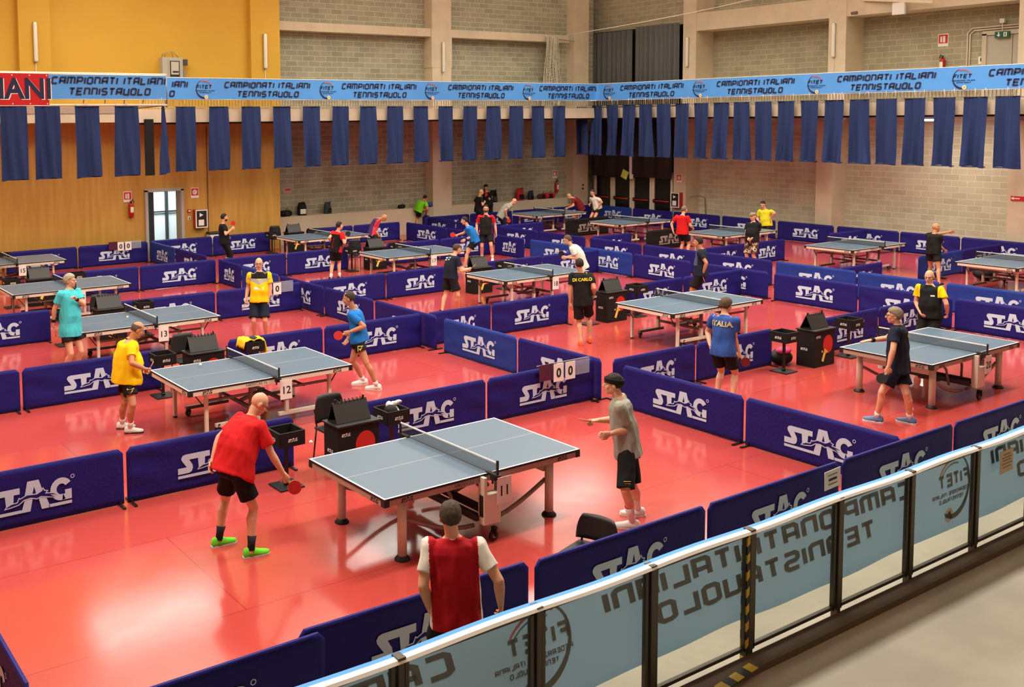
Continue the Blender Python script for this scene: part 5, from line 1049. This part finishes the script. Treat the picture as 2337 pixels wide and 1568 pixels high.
def head_basis(h, p):
    ch, sh, cp, sp = math.cos(R(h)), math.sin(R(h)), math.cos(R(p)), math.sin(R(p))
    f = Vector((ch*cp, sh*cp, sp)); r = Vector((sh, -ch, 0)); u = r.cross(f).normalized(); return r, f, u
def hand(mb, el, ha, side, tn, curl, m, sc=1.0):
    """palm and five bent fingers; tn = palm normal hint"""
    d = (ha-el).normalized(); nrm = (tn-d*tn.dot(d)).normalized(); sp = d.cross(nrm)*side     # sp points to the thumb side
    w = ha-d*.075*sc; rings = []
    for k, (t, hw, th) in enumerate(((-.01, .026, .021), (.02, .034, .018), (.05, .041, .016), (.08, .042, .014), (.092, .038, .010))): rings.append(ering(w+d*t*sc, sp, nrm, hw*sc, th*sc, 12, .9))
    mb.loft(rings, m)
    fing = ((.028, .078), (.0095, .088), (-.0095, .082), (-.028, .064))
    for k, (o, ln) in enumerate(fing):
        p = w+d*.083*sc+sp*o*sc; pts = [p-d*.01]; a = 0; q = p
        for j, fr in enumerate((.45, .32, .23)):
            a += curl*(1+.12*k)*(.8 if j == 0 else 1.0); dd = d*math.cos(a)+nrm*math.sin(a); q = q+dd*ln*fr*sc; pts.append(q.copy())
        mb.tube(pts, [.0095*sc, .009*sc, .0085*sc, .0065*sc], m, 8)
    p = w+d*.025*sc+sp*.03*sc; t1 = (d*.6+sp*.7+nrm*.35).normalized(); t2 = (d*.85+sp*.2+nrm*.55*min(1.3, .4+curl)).normalized()
    mb.tube([p-t1*.015, p+t1*.03*sc, p+t1*.03*sc+t2*.03*sc, p+t1*.03*sc+t2*.052*sc], [.013*sc, .0115*sc, .0105*sc, .0075*sc], m, 8)
def project(ob_me, polys, org, rt, up, dr, m, off=.011):
    """lay flat polygons onto a garment by casting along dr; they become faces of that garment"""
    bm = bmesh.new(); bm.from_mesh(ob_me); bvh = BVHTree.FromBMesh(bm)
    if m.name not in [q.name for q in ob_me.materials]: ob_me.materials.append(m)
    mi = [q.name for q in ob_me.materials].index(m.name); new = []
    for pl in polys:
        pts = []
        for x, y in pl:
            hit = bvh.ray_cast(org+rt*x+up*y-dr*.5, dr, 1.2)
            if hit[0] is None: pts = None; break
            pts.append(hit[0]-dr*off)
        if pts: new.append(pts)
    for pts in new:
        try: f = bm.faces.new([bm.verts.new(p) for p in pts]); f.material_index = mi
        except ValueError: pass
    bm.to_mesh(ob_me); bm.free()
CHECK = [list(map(tuple, q)) for q in ribbon([(-.5, -.5), (.5, -.5), (.5, .5), (-.5, .5)], .12, True)]+[list(map(tuple, q)) for q in ribbon([(-.28, .05), (-.08, -.22), (.3, .32)], .13)]
def person(key, label, vox=.009, skin=None, shirt=None, shirtfn=None, sleeve=.62, sleevem=None, shorts=None, shortlen=.62, pants=None, shoes=None, sole=WHITE, socks=None, sockh=.1, hair='short', hairc=(60, 46, 36), fat=.2, hunch=.0, prints=(), extras=(), curlL=.5, curlR=.5, feet=(0, 0), stripe=None, hem=-.16, collar=None, glasses=False, beard=None, bulk=1.0):
    P = POSE[key]; J = {k: V(p) for k, p in P['J'].items()}; sc = P['s']; h = P['h']; skin = skin or SKIN
    t = thing('person', label, 'person', (*P['root'], 0))
    fw = Vector((math.cos(R(h)), math.sin(R(h)), 0)); rt = Vector((math.sin(R(h)), -math.cos(R(h)), 0)); T = Torso(J, h, sc, hunch, fat, bulk)
    hr, hf, hu = head_basis(P['hh'], P['hp']); H = J['head']
    hm = Matrix((hr, hf, hu)).transposed()
    def hp(x, y, z): return H+(hr*x+hf*y+hu*z)*sc
    # body ------------------------------------------------------------
    mb = MB(); mb.loft(T.rings(T.secs()), skin)
    mb.cap(J['neck']-T.up*.05, hp(0, -.02, -.055), .058*sc, .052*sc, skin)
    mb.ell(hp(0, -.008, .03), (.076*sc, .096*sc, .094*sc), skin, hm); mb.ell(hp(0, .022, -.045), (.06*sc, .07*sc, .068*sc), skin, hm); mb.ell(hp(0, .062, -.092), (.026*sc, .022*sc, .02*sc), skin, hm)
    mb.ell(hp(0, .07, .028), (.055*sc, .024*sc, .014*sc), skin, hm); mb.cap(hp(0, .09, .015), hp(0, .112, -.022), .009*sc, .015*sc, skin); mb.ell(hp(0, .1, -.028), (.02*sc, .013*sc, .01*sc), skin, hm)
    mb.ell(hp(0, .084, -.058), (.026*sc, .012*sc, .012*sc), skin, hm)
    for s in (-1, 1): mb.ell(hp(s*.078, -.012, -.005), (.011*sc, .02*sc, .032*sc), skin, hm); mb.ell(hp(s*.042, .06, -.02), (.024*sc, .022*sc, .026*sc), skin, hm)
    for s, q in ((-1, 'L'), (1, 'R')):
        sh, el, ha = J['sh'+q], J['el'+q], J['ha'+q]; d = (ha-el).normalized(); wr = ha-d*.08*sc; m1 = el.lerp(wr, .3)
        mb.cap(sh, el, .052*sc, .041*sc, skin); mb.tube([el-d*.03, el, m1, el.lerp(wr, .65), wr, wr+d*.015], [.03*sc, .041*sc, .043*sc, .035*sc, .026*sc, .025*sc], skin, 12)
        hi, kn, an = J['hp'+q], J['kn'+q], J['an'+q]; k = (an-kn).normalized()
        mb.cap(hi, hi.lerp(kn, .5), .088*sc, .075*sc, skin); mb.cap(hi.lerp(kn, .5), kn, .074*sc, .053*sc, skin)
        back = -(fw-k*fw.dot(k)).normalized()
        mb.tube([kn-k*.02, kn+k*.04, kn.lerp(an, .3)+back*.016, kn.lerp(an, .6)+back*.008, kn.lerp(an, .88), an, an+k*.05], [.05*sc, .051*sc, .058*sc, .046*sc, .036*sc, .036*sc, .034*sc], skin, 14)
        fd = Matrix.Rotation(R(feet[0 if q == 'L' else 1]), 3, 'Z') @ fw
        mb.cap(an+Vector((0, 0, -.045)), an+fd*.1+Vector((0, 0, -.06)), .034*sc, .025*sc, skin)
    me = remesh(mb, 'body', vox, 2, .4); me.materials.append(skin)
    mb = MB(); mb.mi(skin); mb.bm.from_mesh(me)
    for s, q, cl in ((-1, 'L', curlL), (1, 'R', curlR)):
        el, ha = J['el'+q], J['ha'+q]; inn = rt*-s+fw*.35
        if abs((ha-el).normalized().dot(inn.normalized())) > .85: inn = Vector((0, 0, -1))
        hand(mb, el, ha, -s if True else s, inn, cl, skin, sc)
    mb.build('body', t, fix=False)
    # head details -----------------------------------------------------
    dark = mat('dark_iris', (40, 28, 22), .3)
    for s in (-1, 1):
        e = MB(); e.ell(hp(s*.031, .084, .006), (.011*sc, .008*sc, .0075*sc), mat('eye_white', (226, 216, 206), .3), hm, 10, 8); e.ell(hp(s*.031, .0895, .006), (.0055*sc, .004*sc, .0058*sc), dark, hm, 8, 6); e.build('eye', t)
    hc = mat('hair_%d_%d_%d' % hairc, hairc, .75, .3, nz=.25, nscale=60)
    e = MB()
    for s in (-1, 1): e.cap(hp(s*.018, .098, .027), hp(s*.047, .086, .03), .005*sc, .004*sc, hc, 6, 2)
    e.build('eyebrow', t)
    e = MB(); e.cap(hp(-.02, .094, -.058), hp(.02, .094, -.058), .0055*sc, .0055*sc, mat('lip_skin', (170, 96, 84), .5), 6, 2); e.build('mouth', t)
    if hair != 'none':
        mb = MB(); g = bmesh.ops.create_uvsphere(mb.bm, u_segments=44, v_segments=30, radius=1); mb.mi(hc)
        for v in mb.bm.verts:
            d = v.co.copy(); x, y, z = d
            thr = -.62 if y < -.25 else (-.62+(y+.25)/.45*.75 if y < .2 else .13+(y-.2)*.62)
            on = z > thr
            nz = .1*noise.noise(d*5+Vector((len(label), 0, 0))); edge = 1.0
            if hair in ('short', 'thin', 'ring'): on = z > thr+nz; edge = min(1, max(0, (z-thr-nz)/.3))
            if hair == 'ring': on = on and z < .5 and y < .45
            if hair == 'thin': on = on and not (y > .35 and abs(x) < .6 and z > .2)
            if hair == 'mid': t2 = (-.72 if y < -.1 else (-.72+(y+.1)/.4*.75 if y < .3 else .03+(y-.3)*.5)); on = z+nz*1.6 > t2; edge = min(1, max(0, (z+nz*1.6-t2)/.3))
            if False: on = z > (-.75 if y < -.1 else (-.75+(y+.1)/.4*.9 if y < .3 else .15+(y-.3)*.35))
            if hair == 'long': on = z > (-.9 if y < .15 else .1+(y-.15)*.5)
            rr = 1.02+((.09 if hair in ('short', 'thin') else .04 if hair == 'ring' else .17)*edge**.6) if on else .86
            rr += (.07*noise.noise(d*4)+.06*noise.noise(Vector((d.x*13, d.y*9, d.z*7)))) if on else 0
            v.co = hp(x*.077*rr, -.01+y*.097*rr, .03+z*.095*rr)
        for f in mb.bm.faces: f.smooth = True
        if hair == 'long': mb.cap(hp(0, -.085, 0), hp(0, -.11, -.22), .06, .035, hc)
        mb.build('hair', t)
    if beard:
        mb = MB(); mb.ell(hp(0, .03, -.058), (.06*sc, .072*sc, .055*sc), mat('beard_%d' % beard[0], beard, .85), hm); mb.build('beard', t)
    if glasses:
        mb = MB()
        for s in (-1, 1):
            mb.tube([hp(s*.032+.02*math.cos(R(36*i)), .105, .006+.015*math.sin(R(36*i))) for i in range(11)], .0028, BLACKM, 5, False); mb.tube([hp(s*.052, .104, .01), hp(s*.08, .0, .008)], .0025, BLACKM, 5)
        mb.tube([hp(-.012, .108, .01), hp(.012, .108, .01)], .0025, BLACKM, 5); mb.build('glasses', t)
    # shirt -------------------------------------------------------------
    def wr(me, a, sd):
        N = [v.co.copy() for v in me.vertices]; M_ = [v.normal.copy() for v in me.vertices]; out = []
        for p, n in zip(N, M_):
            p = p+n*a*(noise.noise(Vector((p.x*7+sd, p.y*7, p.z*4)))+.6*noise.noise(Vector((p.x*16, p.y*16+sd, p.z*7)))); out.extend(p)
        me.vertices.foreach_set('co', out); me.update()
    if shirt:
        mb = MB(); S = [(hem, .166+.014*fat, .116+.036*fat, .014*fat), (hem*.4, .164+.016*fat, .114+.04*fat, .016*fat)]+[q for q in T.secs() if q[0] > .1 and q[0] < .95]+[(.965, .085, .066, 0), (1.0, .066, .06, 0)]
        mb.loft(T.rings(S, growf=lambda tt: .018+.016*max(0, 1-max(0, tt)*1.6) if tt < .93 else .01), shirt)
        for q in 'LR':
            sh, el = J['sh'+q], J['el'+q]; e = sh.lerp(el, sleeve) ; d = (e-sh).normalized()
            mb.tube([sh-d*.055*sc, sh-d*.03*sc, sh+d*.01, sh.lerp(e, .5), e, e+d*.004], [.025*sc, .058*sc, .07*sc, .071*sc, .072*sc, .05*sc], shirt, 16)
        me = remesh(mb, 'shirt', vox*1.1, 2, .4); me.materials.append(shirt); wr(me, .016, len(label))
        if shirtfn or sleevem:
            for p in me.polygons:
                c = p.center; tt = (c-T.pel).dot(T.up)/T.L; cc, r, f = T.frame(tt); x = (c-cc).dot(r); y = (c-cc).dot(f); m = None
                if sleevem and abs(x) > .185*sc: m = sleevem
                if shirtfn: m = shirtfn(x, y, tt) or m
                if m:
                    if m.name not in [q.name for q in me.materials]: me.materials.append(m)
                    p.material_index = [q.name for q in me.materials].index(m.name)
        for pr in prints:
            if pr[0] in ('back', 'chest'):
                c, r, f = T.frame(pr[2]); dr = f if pr[0] == 'back' else -f; x = r if pr[0] == 'back' else -r
                project(me, pr[1], c+r*(pr[4] if len(pr) > 4 else 0), x, T.up, dr, pr[3])
        link('shirt', me, t)
        if collar:
            c, r, f = T.frame(.97); mb = MB(); mb.tube([c+T.up*.012+r*.062*sc*math.cos(R(20*i))+f*(.062*sc*math.sin(R(20*i))+.004)-T.up*.02*max(0, math.sin(R(20*i))) for i in range(19)], .013, collar, 8, False); mb.build('collar', t)
    # shorts or trousers --------------------------------------------------
    if shorts or pants:
        m_ = shorts or pants; mb = MB()
        mb.loft(T.rings([(-.24, .09, .09, 0), (-.13, .158, .118, -.008), (0, .166, .116, -.006), (.1, .15, .1, .008*fat), (.14, .13, .08, .008*fat)], .012), m_)
        for q in 'LR':
            hi, kn, an = J['hp'+q], J['kn'+q], J['an'+q]
            if shorts:
                e = hi.lerp(kn, shortlen); d = (e-hi).normalized(); ek = .078+.03*(1-shortlen)+.012
                mb.tube([hi-d*.06, hi-d*.02, hi+d*.06, hi.lerp(e, .6), e, e+d*.004], [.06*sc, .098*sc, .104*sc, .1*sc, ek*sc+.012, ek*sc*.7], m_, 18)
            else: mb.tube([hi-d*.02 if False else hi, hi.lerp(kn, .5), kn, kn.lerp(an, .5), an+Vector((0, 0, -.02))], [.1*sc, .09*sc, .072*sc, .066*sc, .06*sc], m_, 16)
        me = remesh(mb, 'shorts' if shorts else 'trousers', vox*1.1, 2, .4); me.materials.append(m_); wr(me, .01, 3+len(label))
        for pr in prints:
            if pr[0] == 'short':
                q = pr[2]; c = J['hp'+q].lerp(J['kn'+q], pr[5] if len(pr) > 5 else .5); dr = V(pr[4]).normalized(); x = dr.cross(Vector((0, 0, 1))).normalized(); project(me, pr[1], c, x, Vector((0, 0, 1)), dr, pr[3], .008)
        link('shorts' if shorts else 'trousers', me, t)
    # shoes and socks ------------------------------------------------------
    if shoes:
        for n, q in enumerate('LR'):
            an = J['an'+q]; fd = Matrix.Rotation(R(feet[n]), 3, 'Z') @ fw; sd = Vector((-fd.y, fd.x, 0)); z0 = an.z-.09
            mb = MB(); rings = []
            for x, w, hh in ((-.085, .022, .06), (-.07, .033, .088), (-.02, .037, .098), (.03, .039, .085), (.08, .043, .062), (.13, .045, .05), (.17, .038, .042), (.195, .022, .034)):
                c = an+fd*x*sc; c.z = z0+.014; rings.append([c+sd*w*sc*a+Vector((0, 0, b*hh*sc)) for a, b in ((1, 0), (1.02, .35), (.85, .7), (.5, .95), (0, 1), (-.5, .95), (-.85, .7), (-1.02, .35), (-1, 0))])
            mb.loft(rings, shoes); s_ = mb.build('shoe', t)
            mb = MB(); o2 = [(-.09, .024), (-.06, .036), (0, .037), (.06, .042), (.12, .048), (.17, .042), (.2, .024)]; out = [(x, w) for x, w in o2]+[(x, -w) for x, w in o2[::-1]]
            mb.loft([[an+fd*x*sc+sd*w*sc+Vector((0, 0, z0+zz-an.z)) for x, w in out] for zz in (0.001, .02)], sole, False); mb.build('sole', s_)
            if socks: k = (J['kn'+q]-an).normalized(); mb = MB(); mb.tube([an-k*.02, an+k*sockh*.5, an+k*sockh], [.041*sc, .042*sc, .044*sc+.1*max(0, sockh-.06)], socks, 14); mb.build('sock', t)
    for nm, fnc in extras:
        mb = MB(); fnc(mb, J, hp, hm, T, sc, hr, hf, hu); mb.build(nm, t)
    return t
def wrist(q, m):
    def f(mb, J, hp, hm, T, sc, *a):
        d = (J['ha'+q]-J['el'+q]).normalized(); w = J['ha'+q]-d*.1; mb.tube([w-d*.03, w+d*.02], .034*sc, m, 14)
    return f
def paddle(key, col, label, back=RUBK):
    hd, h, v, n = PADDLES[key]; r = POSE[key]['root']; o = Vector((r[0], r[1], 0)); h, v, n = V(h), V(v), V(n)
    s = v.cross(n).normalized(); t = thing('paddle', label, 'paddle', h, 0, 'paddles'); t.rotation_euler = Matrix((s, v, n)).transposed().to_euler()
    def outl(z, k=1): return [Vector((.075*k*math.sin(a)*(1 if True else 1), .13+.08*k*math.cos(a), z)) for a in [2*math.pi*i/28 for i in range(28)]]
    mb = MB(); mb.loft([outl(-.003), outl(.003)], HANDLEW, False); mb.build('blade', t)
    mb = MB(); mb.loft([outl(.0032, .985), outl(.0065, .985)], col, False); mb.build('rubber', t); mb = MB(); mb.loft([outl(-.0065, .985), outl(-.0032, .985)], back, False); mb.build('rubber', t)
    mb = MB(); mb.box((0, .01, 0), (.028, .1, .022), HANDLEW, bev=.005); mb.build('handle', t)
def C(n, rgb): return mat(n, rgb, .85, .25)
BLKC = C('black_cloth', (24, 23, 24)); REDT = C('bright_red_cloth', (206, 26, 30)); WHT = C('white_cloth', (226, 220, 208)); GRYT = C('grey_marl_cloth', (156, 154, 140)); YELT = C('yellow_cloth_bright', (248, 206, 14)); BLUT = C('azure_cloth', (30, 116, 196)); TURQ = C('turquoise_cloth', (76, 200, 208)); NAVYT = C('navy_cloth_dark', (26, 32, 50)); ROYT = C('royal_blue_cloth', (50, 82, 152)); MARN = C('maroon_shirt_cloth', (124, 34, 34)); LIME = C('lime_cloth', (120, 214, 40)); GRY2 = C('silver_cloth', (170, 168, 160)); PURP = C('purple_cloth', (76, 50, 100)); PINKT = C('coral_cloth', (226, 72, 84)); YEL2 = C('lemon_cloth', (216, 204, 40)); CRIM = C('crimson_cloth', (176, 16, 32))
GREENSHOE = C('lime_shoe', (110, 220, 50)); ORSHOE = C('orange_shoe', (240, 104, 60)); BLUSHOE = C('steel_blue_shoe', (96, 128, 166)); WSHOE = C('white_shoe', (232, 228, 220)); DSOCK = C('dark_sock', (38, 38, 42)); WSOCK = C('white_sock', (236, 226, 214)); BSHOE = C('black_shoe', (34, 32, 32))
GREYH = (150, 138, 120); DKH = (44, 34, 28); BRH = (78, 58, 42)
person('red_bald', 'bald person stooping in red shirt, black shorts and lime shoes at nearest table', .0075, shirt=REDT, shorts=BLKC, shortlen=.72, shoes=GREENSHOE, socks=DSOCK, sockh=.13, hair='none', hairc=(170, 150, 130), fat=.8, bulk=1.22, hunch=.06, curlR=.9, feet=(-12, -18), glasses=True, sleeve=.72, prints=[('short', [[(-.15, -.004), (.15, -.004), (.15, .004), (-.15, .004)]], 'L', WHITE, (.3, 1, 0), .05)])
person('headband', 'person in grey shirt with black headband and knee length shorts holding red paddle', .0075, shirt=GRYT, shorts=BLKC, shortlen=.96, shoes=WSHOE, socks=WSOCK, sockh=.2, hairc=(40, 32, 28), fat=.3, curlR=.95, curlL=.8, hem=-.2, sleeve=.7, feet=(0, 5), prints=[('short', [[(-.03, -.03), (.03, -.03), (.03, .03), (-.03, .03)], [(-.04, .045), (.04, .045), (.04, .05), (-.04, .05)], [(-.04, -.05), (.04, -.05), (.04, -.045), (-.04, -.045)]], 'L', YELLOWD, (.7, 1, 0), .82)],
       extras=[('headband', lambda mb, J, hp, hm, T, sc, hr, hf, hu: [mb.tube([hp(.08*math.sin(R(20*i)), -.01+.101*math.cos(R(20*i)), zz+.012*math.cos(R(20*i))) for i in range(19)], .0135, BLKC, 8, False) for zz in (.034, .05, .066)]),
               ('sock_stripe', lambda mb, J, hp, hm, T, sc, *a: [mb.tube([J['anL'].lerp(J['knL'], k), J['anL'].lerp(J['knL'], k+.02)], .052, CRIM, 14) for k in (.42, .47)])])
person('red_vest', 'person seen from behind in dark red shirt with white sleeves beside front barrier', .0075, shirt=CRIM, sleevem=WHT, shorts=BLKC, shoes=BSHOE, socks=WSOCK, hairc=(70, 58, 48), hair='short', fat=.35, collar=WHT, hem=-.24, sleeve=.66, curlL=.7)
person('yellow', 'balding person in yellow shirt and black shorts leaning at left end of table 12', .008, skin=SKIN2, shirt=YELT, shorts=BLKC, shortlen=.66, shoes=WSHOE, sole=NAVYC, socks=WSOCK, hair='ring', hairc=(96, 80, 66), fat=1.2, bulk=1.25, hunch=.03, hem=-.24, collar=BLKC, curlR=.95, feet=(-10, -10), prints=[('short', [[(x*.095, y*.095) for x, y in q] for q in CHECK], 'R', YELLOWD, (.25, 1, 0), .5)])
person('blue', 'thin person in azure shirt and black shorts crouching right of table 12', .008, skin=SKIN2, shirt=BLUT, shorts=BLKC, shortlen=.5, shoes=WSHOE, socks=WSOCK, sockh=.06, hair='thin', hairc=(62, 50, 42), fat=.1, hunch=.03, hem=-.2, curlL=.95, curlR=.6, feet=(0, 25), prints=[('short', [[(x*.085, y*.085) for x, y in q] for q in CHECK], 'L', YELLOWD, (.6, 1, 0), .35)])
person('turquoise', 'grey haired person in loose turquoise shirt touching chin beside table 13', .009, shirt=TURQ, shorts=BLKC, shortlen=.5, shoes=BSHOE, socks=DSOCK, sockh=.16, hair='mid', hairc=(172, 160, 138), fat=.6, hem=-.22, curlR=.9, extras=[('wristband', wrist('R', BLKC)), ('wristband', wrist('L', BLKC))])
def yb(x, y, t):
    if y > .02 and t > .76 and abs(x) < .17: return BLKC
    if y > .02 and .5 < t < .76 and abs(abs(x)*.9+.5-t+.12) < .09: return GRY2
person('yellow_black', 'bald person with glasses facing camera in yellow shirt with black yoke', .009, shirt=YELT, shirtfn=yb, shorts=NAVYT, shortlen=.85, hair='none', hairc=(150, 130, 110), fat=.5, glasses=True, hem=-.1, shoes=BSHOE, curlR=.9, prints=[('chest', [[(-.1, -.025), (.1, -.025), (.1, .025), (-.1, .025)]], .42, WHITE)])
person('black_polo', 'bearded person in black polo shirt raising a red paddle before amber wall', .01, shirt=BLKC, pants=BLKC, hairc=DKH, beard=(52, 40, 34), shoes=BSHOE, collar=BLKC, curlR=.95)
person('red_black_back', 'person from behind in black shirt with red shoulders holding black paddle', .01, shirt=BLKC, sleevem=REDT, shirtfn=lambda x, y, t: REDT if t > .84 else None, shorts=BLKC, shortlen=.7, hairc=(48, 36, 30), shoes=BSHOE, socks=WSOCK, curlR=.95, prints=[('back', [[(y*1.0, -x*1.0) for x, y in q] for q in font_polys('ITALIA', .1, .003)], .34, mat('dull_red_print', (120, 34, 28), .8))])
person('purple', 'bald person in purple and coral shirt bending down right of the far table', .01, shirt=PURP, shirtfn=lambda x, y, t: PINKT if y > .03 else None, shorts=BLKC, hair='none', fat=.3, hunch=.05, shoes=BSHOE, skin=SKIN2)
person('green', 'person in lime green shirt stooping with one foot raised by the bench', .011, shirt=LIME, shorts=BLKC, shortlen=.6, hairc=DKH, fat=.4, hunch=.07, shoes=BSHOE, skin=SKIN2)
person('blue_left', 'person in sky blue shirt facing left with red paddle beyond table 17', .01, shirt=BLUT, shorts=BLKC, shortlen=.5, hairc=DKH, fat=.3, hunch=.03, shoes=WSHOE, curlR=.95, extras=[('watch', wrist('L', BLKC))])
person('red_black_front', 'bearded person with glasses standing in black shirt with red sleeves, arms down', .01, shirt=BLKC, sleevem=REDT, shirtfn=lambda x, y, t: REDT if t > .86 and abs(x) > .05 else None, shorts=BLKC, shortlen=.75, hairc=DKH, beard=(58, 44, 36), glasses=True, fat=.4, hem=-.2, shoes=WSHOE, socks=WSOCK)
person('navy_left', 'person in navy shirt with white stripes on back leaning toward table 18', .009, shirt=NAVYT, shorts=BLKC, shortlen=.72, hairc=BRH, fat=.25, hunch=.05, shoes=BSHOE, prints=[('back', [[(-.1, y), (.1, y+.02), (.1, y+.045), (-.1, y+.025)] for y in (.0, .05)], .7, WHITE)])
person('white_glasses', 'young person in white shirt with glasses holding black paddle near table 18', .01, shirt=WHT, shorts=BLKC, hairc=(92, 70, 50), glasses=True, fat=.2, hunch=.06, hem=-.2, shoes=WSHOE, curlR=.95)
person('dicarlo', 'person walking away in black shirt with yellow name and orange shoes', .009, shirt=BLKC, shorts=BLKC, shortlen=.8, hairc=DKH, fat=.15, hem=-.18, shoes=ORSHOE, sole=ORSHOE, skin=SKIN2, prints=[('back', [[p for p in q] for q in font_polys('DI CARLO', .085, .003)], .76, mat('yellow_name', (244, 228, 60), .6))])
person('italia', 'person from behind in royal blue shirt marked ITALIA with dark red paddle', .008, shirt=ROYT, shorts=BLKC, shortlen=.68, hairc=(84, 66, 48), hair='mid', fat=.1, hem=-.2, shoes=BSHOE, curlR=.8, prints=[('back', font_polys('ITALIA', .115, .003), .74, mat('gold_name', (214, 190, 110), .6))])
person('navy_right', 'grey haired person in navy shirt and blue shoes gesturing at the right table', .008, shirt=NAVYT, shorts=NAVYT, shortlen=.7, hair='mid', hairc=(130, 118, 100), glasses=True, fat=.3, hem=-.22, shoes=BLUSHOE, socks=WSOCK, sockh=.07, curlR=.12, curlL=.8, feet=(0, -15), prints=[('back', font_polys('GIO', .07, .003), .74, YELLOWD, .02)], extras=[('wristband', wrist('R', BLKC))])
person('black_yellow', 'bald person with glasses in black shirt with yellow shoulders behind right table', .009, shirt=BLKC, shirtfn=lambda x, y, t: (YELT if abs(x) > .15 and y > -.08 else None) if t > .6 else None, shorts=BLKC, shortlen=.9, hair='none', hairc=(150, 130, 110), glasses=True, fat=.5, hem=-.1, shoes=BSHOE, prints=[('chest', [[(-.035, -.012), (.035, -.012), (.035, .012), (-.035, .012)]], .66, WHITE, -.08)])
person('black_back', 'bald person in black shirt with one arm stretched sideways far right', .01, shirt=BLKC, shorts=BLKC, shortlen=.55, hair='none', fat=.3, hem=-.2, shoes=BSHOE, skin=SKIN2)
person('red_back', 'person from behind in plain red shirt and black shorts at a far table', .011, shirt=REDT, shorts=BLKC, shortlen=.7, hair='thin', hairc=(120, 104, 90), fat=.5, hem=-.2, shoes=BSHOE)
person('yellow_polo', 'dark haired person looking down in lemon polo shirt with dark collar', .011, shirt=YEL2, shorts=BLKC, hairc=DKH, collar=BLKC, fat=.3, shoes=BSHOE, curlL=.9)
person('camo', 'person in flat cap, black shirt and long camouflage shorts beside far table', .01, shirt=BLKC, shorts=CAMO, shortlen=.95, hair='none', fat=.7, shoes=BSHOE, extras=[('cap', lambda mb, J, hp, hm, T, sc, *a: (mb.ell(hp(0, -.005, .08), (.092, .115, .05), C('grey_cap_cloth', (140, 128, 110)), hm), mb.ell(hp(0, .1, .058), (.07, .05, .012), C('grey_cap_cloth', (140, 128, 110)), hm)))])
person('navy_paddle', 'dark haired person in navy shirt facing left, paddle held down, beyond ITALIA shirt', .0095, shirt=NAVYT, shirtfn=lambda x, y, t: C('slate_cloth', (72, 88, 116)) if y > .04 and t > .3 else None, shorts=BLKC, shortlen=.8, hairc=DKH, fat=.4, shoes=BSHOE, curlL=.9, skin=SKIN2)
person('maroon', 'bald person in maroon shirt bending over the farthest table', .011, shirt=MARN, shorts=BLKC, hair='none', fat=.4, hunch=.06, shoes=BSHOE)
person('white_table', 'dark haired person in white shirt leaning forward near the fire doors', .011, shirt=WHT, shorts=BLKC, shortlen=.5, hairc=(70, 60, 52), fat=.3, hunch=.03, shoes=WSHOE)
person('grey_bending', 'bald person in grey shirt bending with red paddle left of farthest table', .011, shirt=GRYT, shorts=NAVYT, shortlen=.7, hair='none', fat=.2, hunch=.06, shoes=WSHOE)
person('black_spectator', 'bald person in black shirt standing beside the dark haired woman', .011, shirt=BLKC, shorts=BLKC, shortlen=.6, hair='none', fat=.5, hem=-.22, shoes=BSHOE)
person('woman', 'person with long black hair in black clothes holding a red phone', .011, shirt=BLKC, pants=BLKC, hair='long', hairc=(24, 20, 20), shoes=BSHOE, sleeve=.3)
for k, c, l in (('red_bald', RUBR, 'red paddle held low by the stooping red shirt player'), ('headband', RUBR, 'red paddle held flat by the player with headband'), ('yellow', RUBR, 'red paddle over the left corner of table 12'), ('blue', RUBR, 'red paddle in front of the azure shirt player'), ('turquoise', RUBK, 'dark paddle held down by the turquoise shirt player'), ('yellow_black', RUBR, 'red paddle hanging beside the yellow and black shirt'), ('black_polo', RUBR, 'red paddle raised before the amber wall'), ('red_black_back', RUBK, 'black paddle raised by the red and black shirt from behind'), ('blue_left', RUBR, 'red paddle of the sky blue shirt beyond table 17'), ('white_glasses', RUBK, 'black paddle of the white shirt with glasses'), ('italia', mat('dark_red_rubber', (110, 24, 30), .5), 'dark red paddle beside the ITALIA shirt'), ('navy_right', RUBK, 'black paddle at the thigh of the grey haired right player'), ('yellow_polo', RUBR, 'red paddle before the lemon polo shirt'), ('navy_paddle', RUBR, 'paddle seen edge on below the navy shirt facing left'), ('maroon', RUBK, 'black paddle of the maroon shirt at the farthest table'), ('grey_bending', RUBR, 'red paddle below the bending grey shirt'), ('navy_left', RUBR, 'paddle held by the navy shirt with white stripes')):
    paddle(k, c, l)
p = POSE['woman']; q = V(p['J']['haR']); mb = MB(); mb.box((0, 0, 0), (.12, .03, .16), REDSIGN); tag(mb.build('phone', None, (p['root'][0]+q.x, p['root'][1]+q.y-.05, q.z+.05)), 'red phone held by the long haired person at the bench', 'phone')
p = POSE['green']; q = V(p['J']['haR']); lump('bag', 'small blue bag in the hands of the lime green shirt person', 'bag', (p['root'][0]+q.x+.12, p['root'][1]+q.y-.02, q.z-.12), (.13, .1, .1), mat('blue_cloth_bag', (30, 60, 130), .7), 3)
